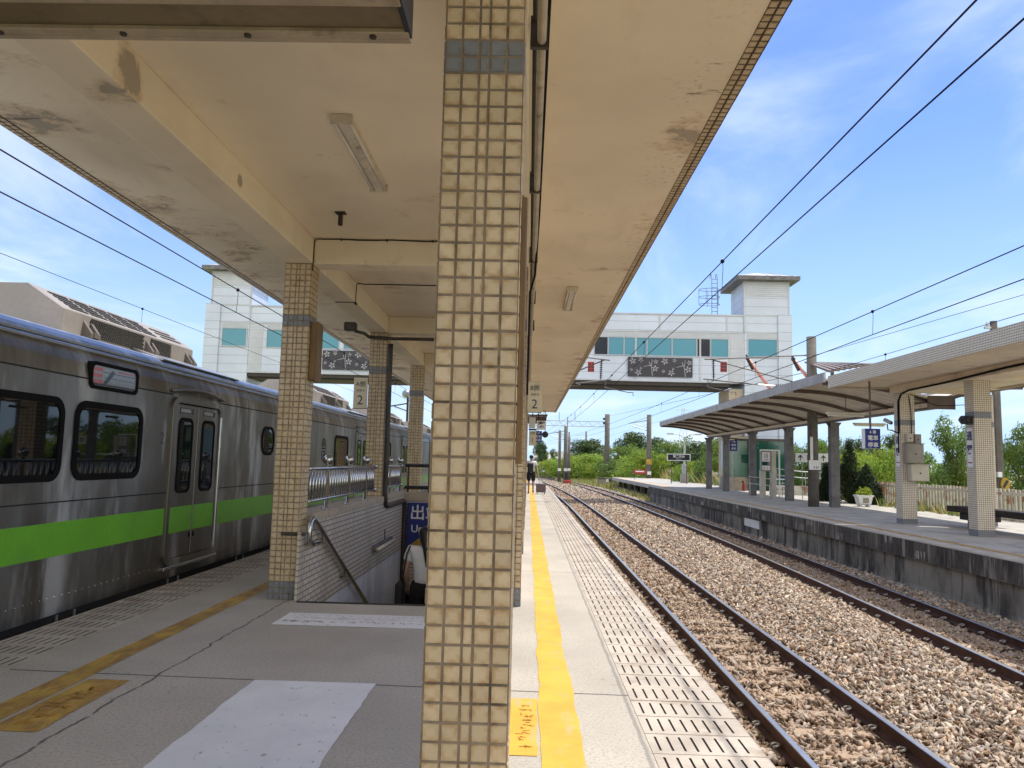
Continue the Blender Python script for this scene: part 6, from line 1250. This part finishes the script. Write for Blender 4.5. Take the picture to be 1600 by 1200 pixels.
walk = dict(kneel=(.10, .50), ankl=(.02, .09), kneer=(-.02, .49), ankr=(-.20, .13), elbl=(-.24, -.05, 1.12), wril=(-.22, .06, .90), pall=(-.22, .08, .84), elbr=(.26, -.06, 1.13), wrir=(.30, -.16, .92), palr=(.31, -.19, .86))
_, W = person(.16, 36.6, .0, 1.80, 'person in white T-shirt and black shorts walking away with a backpack and suitcase', walk, 'man', .05)
bp = thing('backpack', 'black backpack worn by the walking person', 'backpack', (.16, 36.3, 1.0)); 
build(MB().box(*[k for k in (-.145+.12, .145+.12, 36.30, 36.45, 1.0, 1.42)]), 'bag', M['pack'], bp, .06); build(MB().box(-.10+.12, .10+.12, 36.26, 36.299, 1.03, 1.2), 'front_pocket', M['pack'], bp, .02)
for sx in (-.11, .11): build(MB().tube([(.13+sx, 36.46, 1.40), (.13+sx, 36.62, 1.50), (.13+sx, 36.76, 1.36), (.13+sx, 36.72, 1.1), (.13+sx, 36.5, .98)], .018, 6), 'strap', M['pack'], bp, smooth=True)
sc = thing('suitcase', 'mauve wheeled suitcase pulled behind the walking person', 'suitcase', (.62, 36.2, 0)); build(MB().box(.40, .86, 36.05, 36.33, .08, .48), 'shell', M['case'], sc, .04); build(MB().tube([(.56, 36.3, .48), (.50, 36.38, .86), (.45, 36.38, .88)], .012, 6).tube([(.72, 36.3, .48), (.52, 36.38, .88)], .012, 6), 'handle', M['galv'], sc)
for x in (.46, .80):
    for y in (36.1, 36.28): build(MB().tube([(x-.015, y, .045), (x+.015, y, .045)], .045, 10), 'wheel', M['black'], sc)
ridge = MB()
for k in range(5): ridge.box(.46+k*.08, .49+k*.08, 36.035, 36.05, .12, .44)
build(ridge, 'ridges', M['case'], sc)
down = dict(kneel=(.10, .52), ankl=(.10, .07), kneer=(.02, .50), ankr=(-.16, .22), elbl=(-.25, -.03, 1.13), wril=(-.24, .10, .92), pall=(-.24, .13, .86), elbr=(.25, -.03, 1.13), wrir=(.24, .10, .92), palr=(.24, .13, .86))
person(-1.34, 10.35, -1.085, 1.70, 'person with long black hair, white T-shirt and black shorts walking down the stairs', down, 'woman', .22)
hb = thing('shoulder_bag', 'black shoulder bag carried by the person on the stairs', 'bag', (-1.62, 10.3, -.2)); build(MB().box(-1.70, -1.60, 10.18, 10.48, -.45, -.12), 'bag', M['pack'], hb, .03); build(MB().tube([(-1.62, 10.25, -.12), (-1.56, 10.22, .25), (-1.53, 10.30, .345), (-1.55, 10.42, .25), (-1.62, 10.43, -.12)], .012, 6), 'strap', M['pack'], hb, smooth=True)

# ------------------------------------------------------------------ camera, light, sky
cam = bpy.data.cameras.new('camera'); co = bpy.data.objects.new('camera', cam); COL.objects.link(co); scene.camera = co
cam.sensor_width = 36; cam.lens = 27.0; cam.clip_start = .05; cam.clip_end = 4000
F_, VPX, VPY = 1200.0, 25.0, -121.0
f = Vector((VPX, VPY, -F_)).normalized(); Vv = F_*F_/(121-.025*25); up = Vector((.025*Vv, Vv, -F_)).normalized(); up = (up-f*up.dot(f)).normalized(); rx = f.cross(up)
co.matrix_world = Matrix.Translation((0, 0, 1.5)) @ Matrix((rx, f, up)).to_4x4()
SUN = Vector((.41, .35, 1)).normalized(); el = math.asin(SUN.z); az = math.atan2(SUN.x, SUN.y)
sl = bpy.data.lights.new('sun', 'SUN'); so = bpy.data.objects.new('sun', sl); COL.objects.link(so); sl.energy = 2.8; sl.angle = R_(.53); sl.color = (1, .945, .85); so.rotation_euler = SUN.to_track_quat('Z', 'Y').to_euler(); so.location = (10, 10, 40)
wd = bpy.data.worlds.new('World'); scene.world = wd; wd.use_nodes = True; nt = wd.node_tree; bg = nt.nodes['Background']
sky = nt.nodes.new('ShaderNodeTexSky'); sky.sky_type = 'NISHITA'; sky.sun_disc = False; sky.sun_elevation = el; sky.sun_rotation = az; sky.air_density = 1.0; sky.dust_density = .2; sky.ozone_density = 2.0; sky.altitude = 0
tc = nt.nodes.new('ShaderNodeTexCoord'); sp = nt.nodes.new('ShaderNodeSeparateXYZ'); nt.links.new(tc.outputs['Generated'], sp.inputs[0])
def wm(op, a, b=0.0):
    o = nt.nodes.new('ShaderNodeMath'); o.operation = op
    for i, v in enumerate((a, b)):
        if isinstance(v, bpy.types.NodeSocket): nt.links.new(v, o.inputs[i])
        else: o.inputs[i].default_value = v
    return o.outputs[0]
zz = wm('ADD', wm('MAXIMUM', sp.outputs[2], 0.0), .14); cx = wm('DIVIDE', sp.outputs[0], zz); cy = wm('DIVIDE', sp.outputs[1], zz); cb = nt.nodes.new('ShaderNodeCombineXYZ'); nt.links.new(cx, cb.inputs[0]); nt.links.new(wm('MULTIPLY', cy, .55), cb.inputs[1])
no = nt.nodes.new('ShaderNodeTexNoise'); nt.links.new(cb.outputs[0], no.inputs['Vector']); no.inputs['Scale'].default_value = 1.1; no.inputs['Detail'].default_value = 9; no.inputs['Roughness'].default_value = .58; no.inputs['Distortion'].default_value = .5
mr = nt.nodes.new('ShaderNodeMapRange'); mr.interpolation_type = 'SMOOTHSTEP'; nt.links.new(no.outputs[0], mr.inputs[0]); mr.inputs[1].default_value = .43; mr.inputs[2].default_value = .70; mr.inputs[4].default_value = .8
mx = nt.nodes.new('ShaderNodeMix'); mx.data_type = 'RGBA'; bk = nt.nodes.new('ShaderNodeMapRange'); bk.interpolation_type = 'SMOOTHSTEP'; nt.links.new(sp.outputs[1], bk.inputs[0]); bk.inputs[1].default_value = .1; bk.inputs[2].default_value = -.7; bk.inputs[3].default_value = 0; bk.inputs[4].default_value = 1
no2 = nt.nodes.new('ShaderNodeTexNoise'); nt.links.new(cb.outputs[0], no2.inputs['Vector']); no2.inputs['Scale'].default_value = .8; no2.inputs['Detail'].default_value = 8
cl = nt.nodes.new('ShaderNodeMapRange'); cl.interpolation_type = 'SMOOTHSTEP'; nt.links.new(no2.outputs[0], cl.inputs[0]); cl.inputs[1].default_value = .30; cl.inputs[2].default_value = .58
fill_clouds = wm('MULTIPLY', bk.outputs[0], cl.outputs[0]); nt.links.new(wm('MAXIMUM', mr.outputs[0], fill_clouds), mx.inputs[0]); hz = nt.nodes.new('ShaderNodeMix'); hz.data_type = 'RGBA'; hm = nt.nodes.new('ShaderNodeMapRange'); hm.interpolation_type = 'SMOOTHSTEP'; nt.links.new(sp.outputs[2], hm.inputs[0]); hm.inputs[1].default_value = -.02; hm.inputs[2].default_value = .42; hm.inputs[3].default_value = .9; hm.inputs[4].default_value = .12  # bright clouds added behind the camera, out of view, to lift shaded surfaces
nt.links.new(hm.outputs[0], hz.inputs[0]); nt.links.new(sky.outputs[0], hz.inputs[6]); hz.inputs[7].default_value = (2.5, 3.5, 4.7, 1); nt.links.new(hz.outputs[2], mx.inputs[6]); bc = nt.nodes.new('ShaderNodeMix'); bc.data_type = 'RGBA'; nt.links.new(fill_clouds, bc.inputs[0]); bc.inputs[6].default_value = (3.7, 4.2, 4.8, 1); bc.inputs[7].default_value = (8.2, 8.0, 7.7, 1); nt.links.new(bc.outputs[2], mx.inputs[7])
tn = nt.nodes.new('ShaderNodeMix'); tn.data_type = 'RGBA'; tn.blend_type = 'MULTIPLY'; tn.inputs[0].default_value = 1; nt.links.new(sky.outputs[0], tn.inputs[6]); tn.inputs[7].default_value = (.40, .50, .80, 1); nt.links.new(tn.outputs[2], hz.inputs[6])
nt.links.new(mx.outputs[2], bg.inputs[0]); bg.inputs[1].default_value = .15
vs = scene.view_settings; vs.view_transform = 'Standard'; vs.look = 'None'; vs.exposure = .80; vs.gamma = 1; vs.use_curve_mapping = False
scene.cycles.max_bounces = 8; scene.cycles.diffuse_bounces = 5
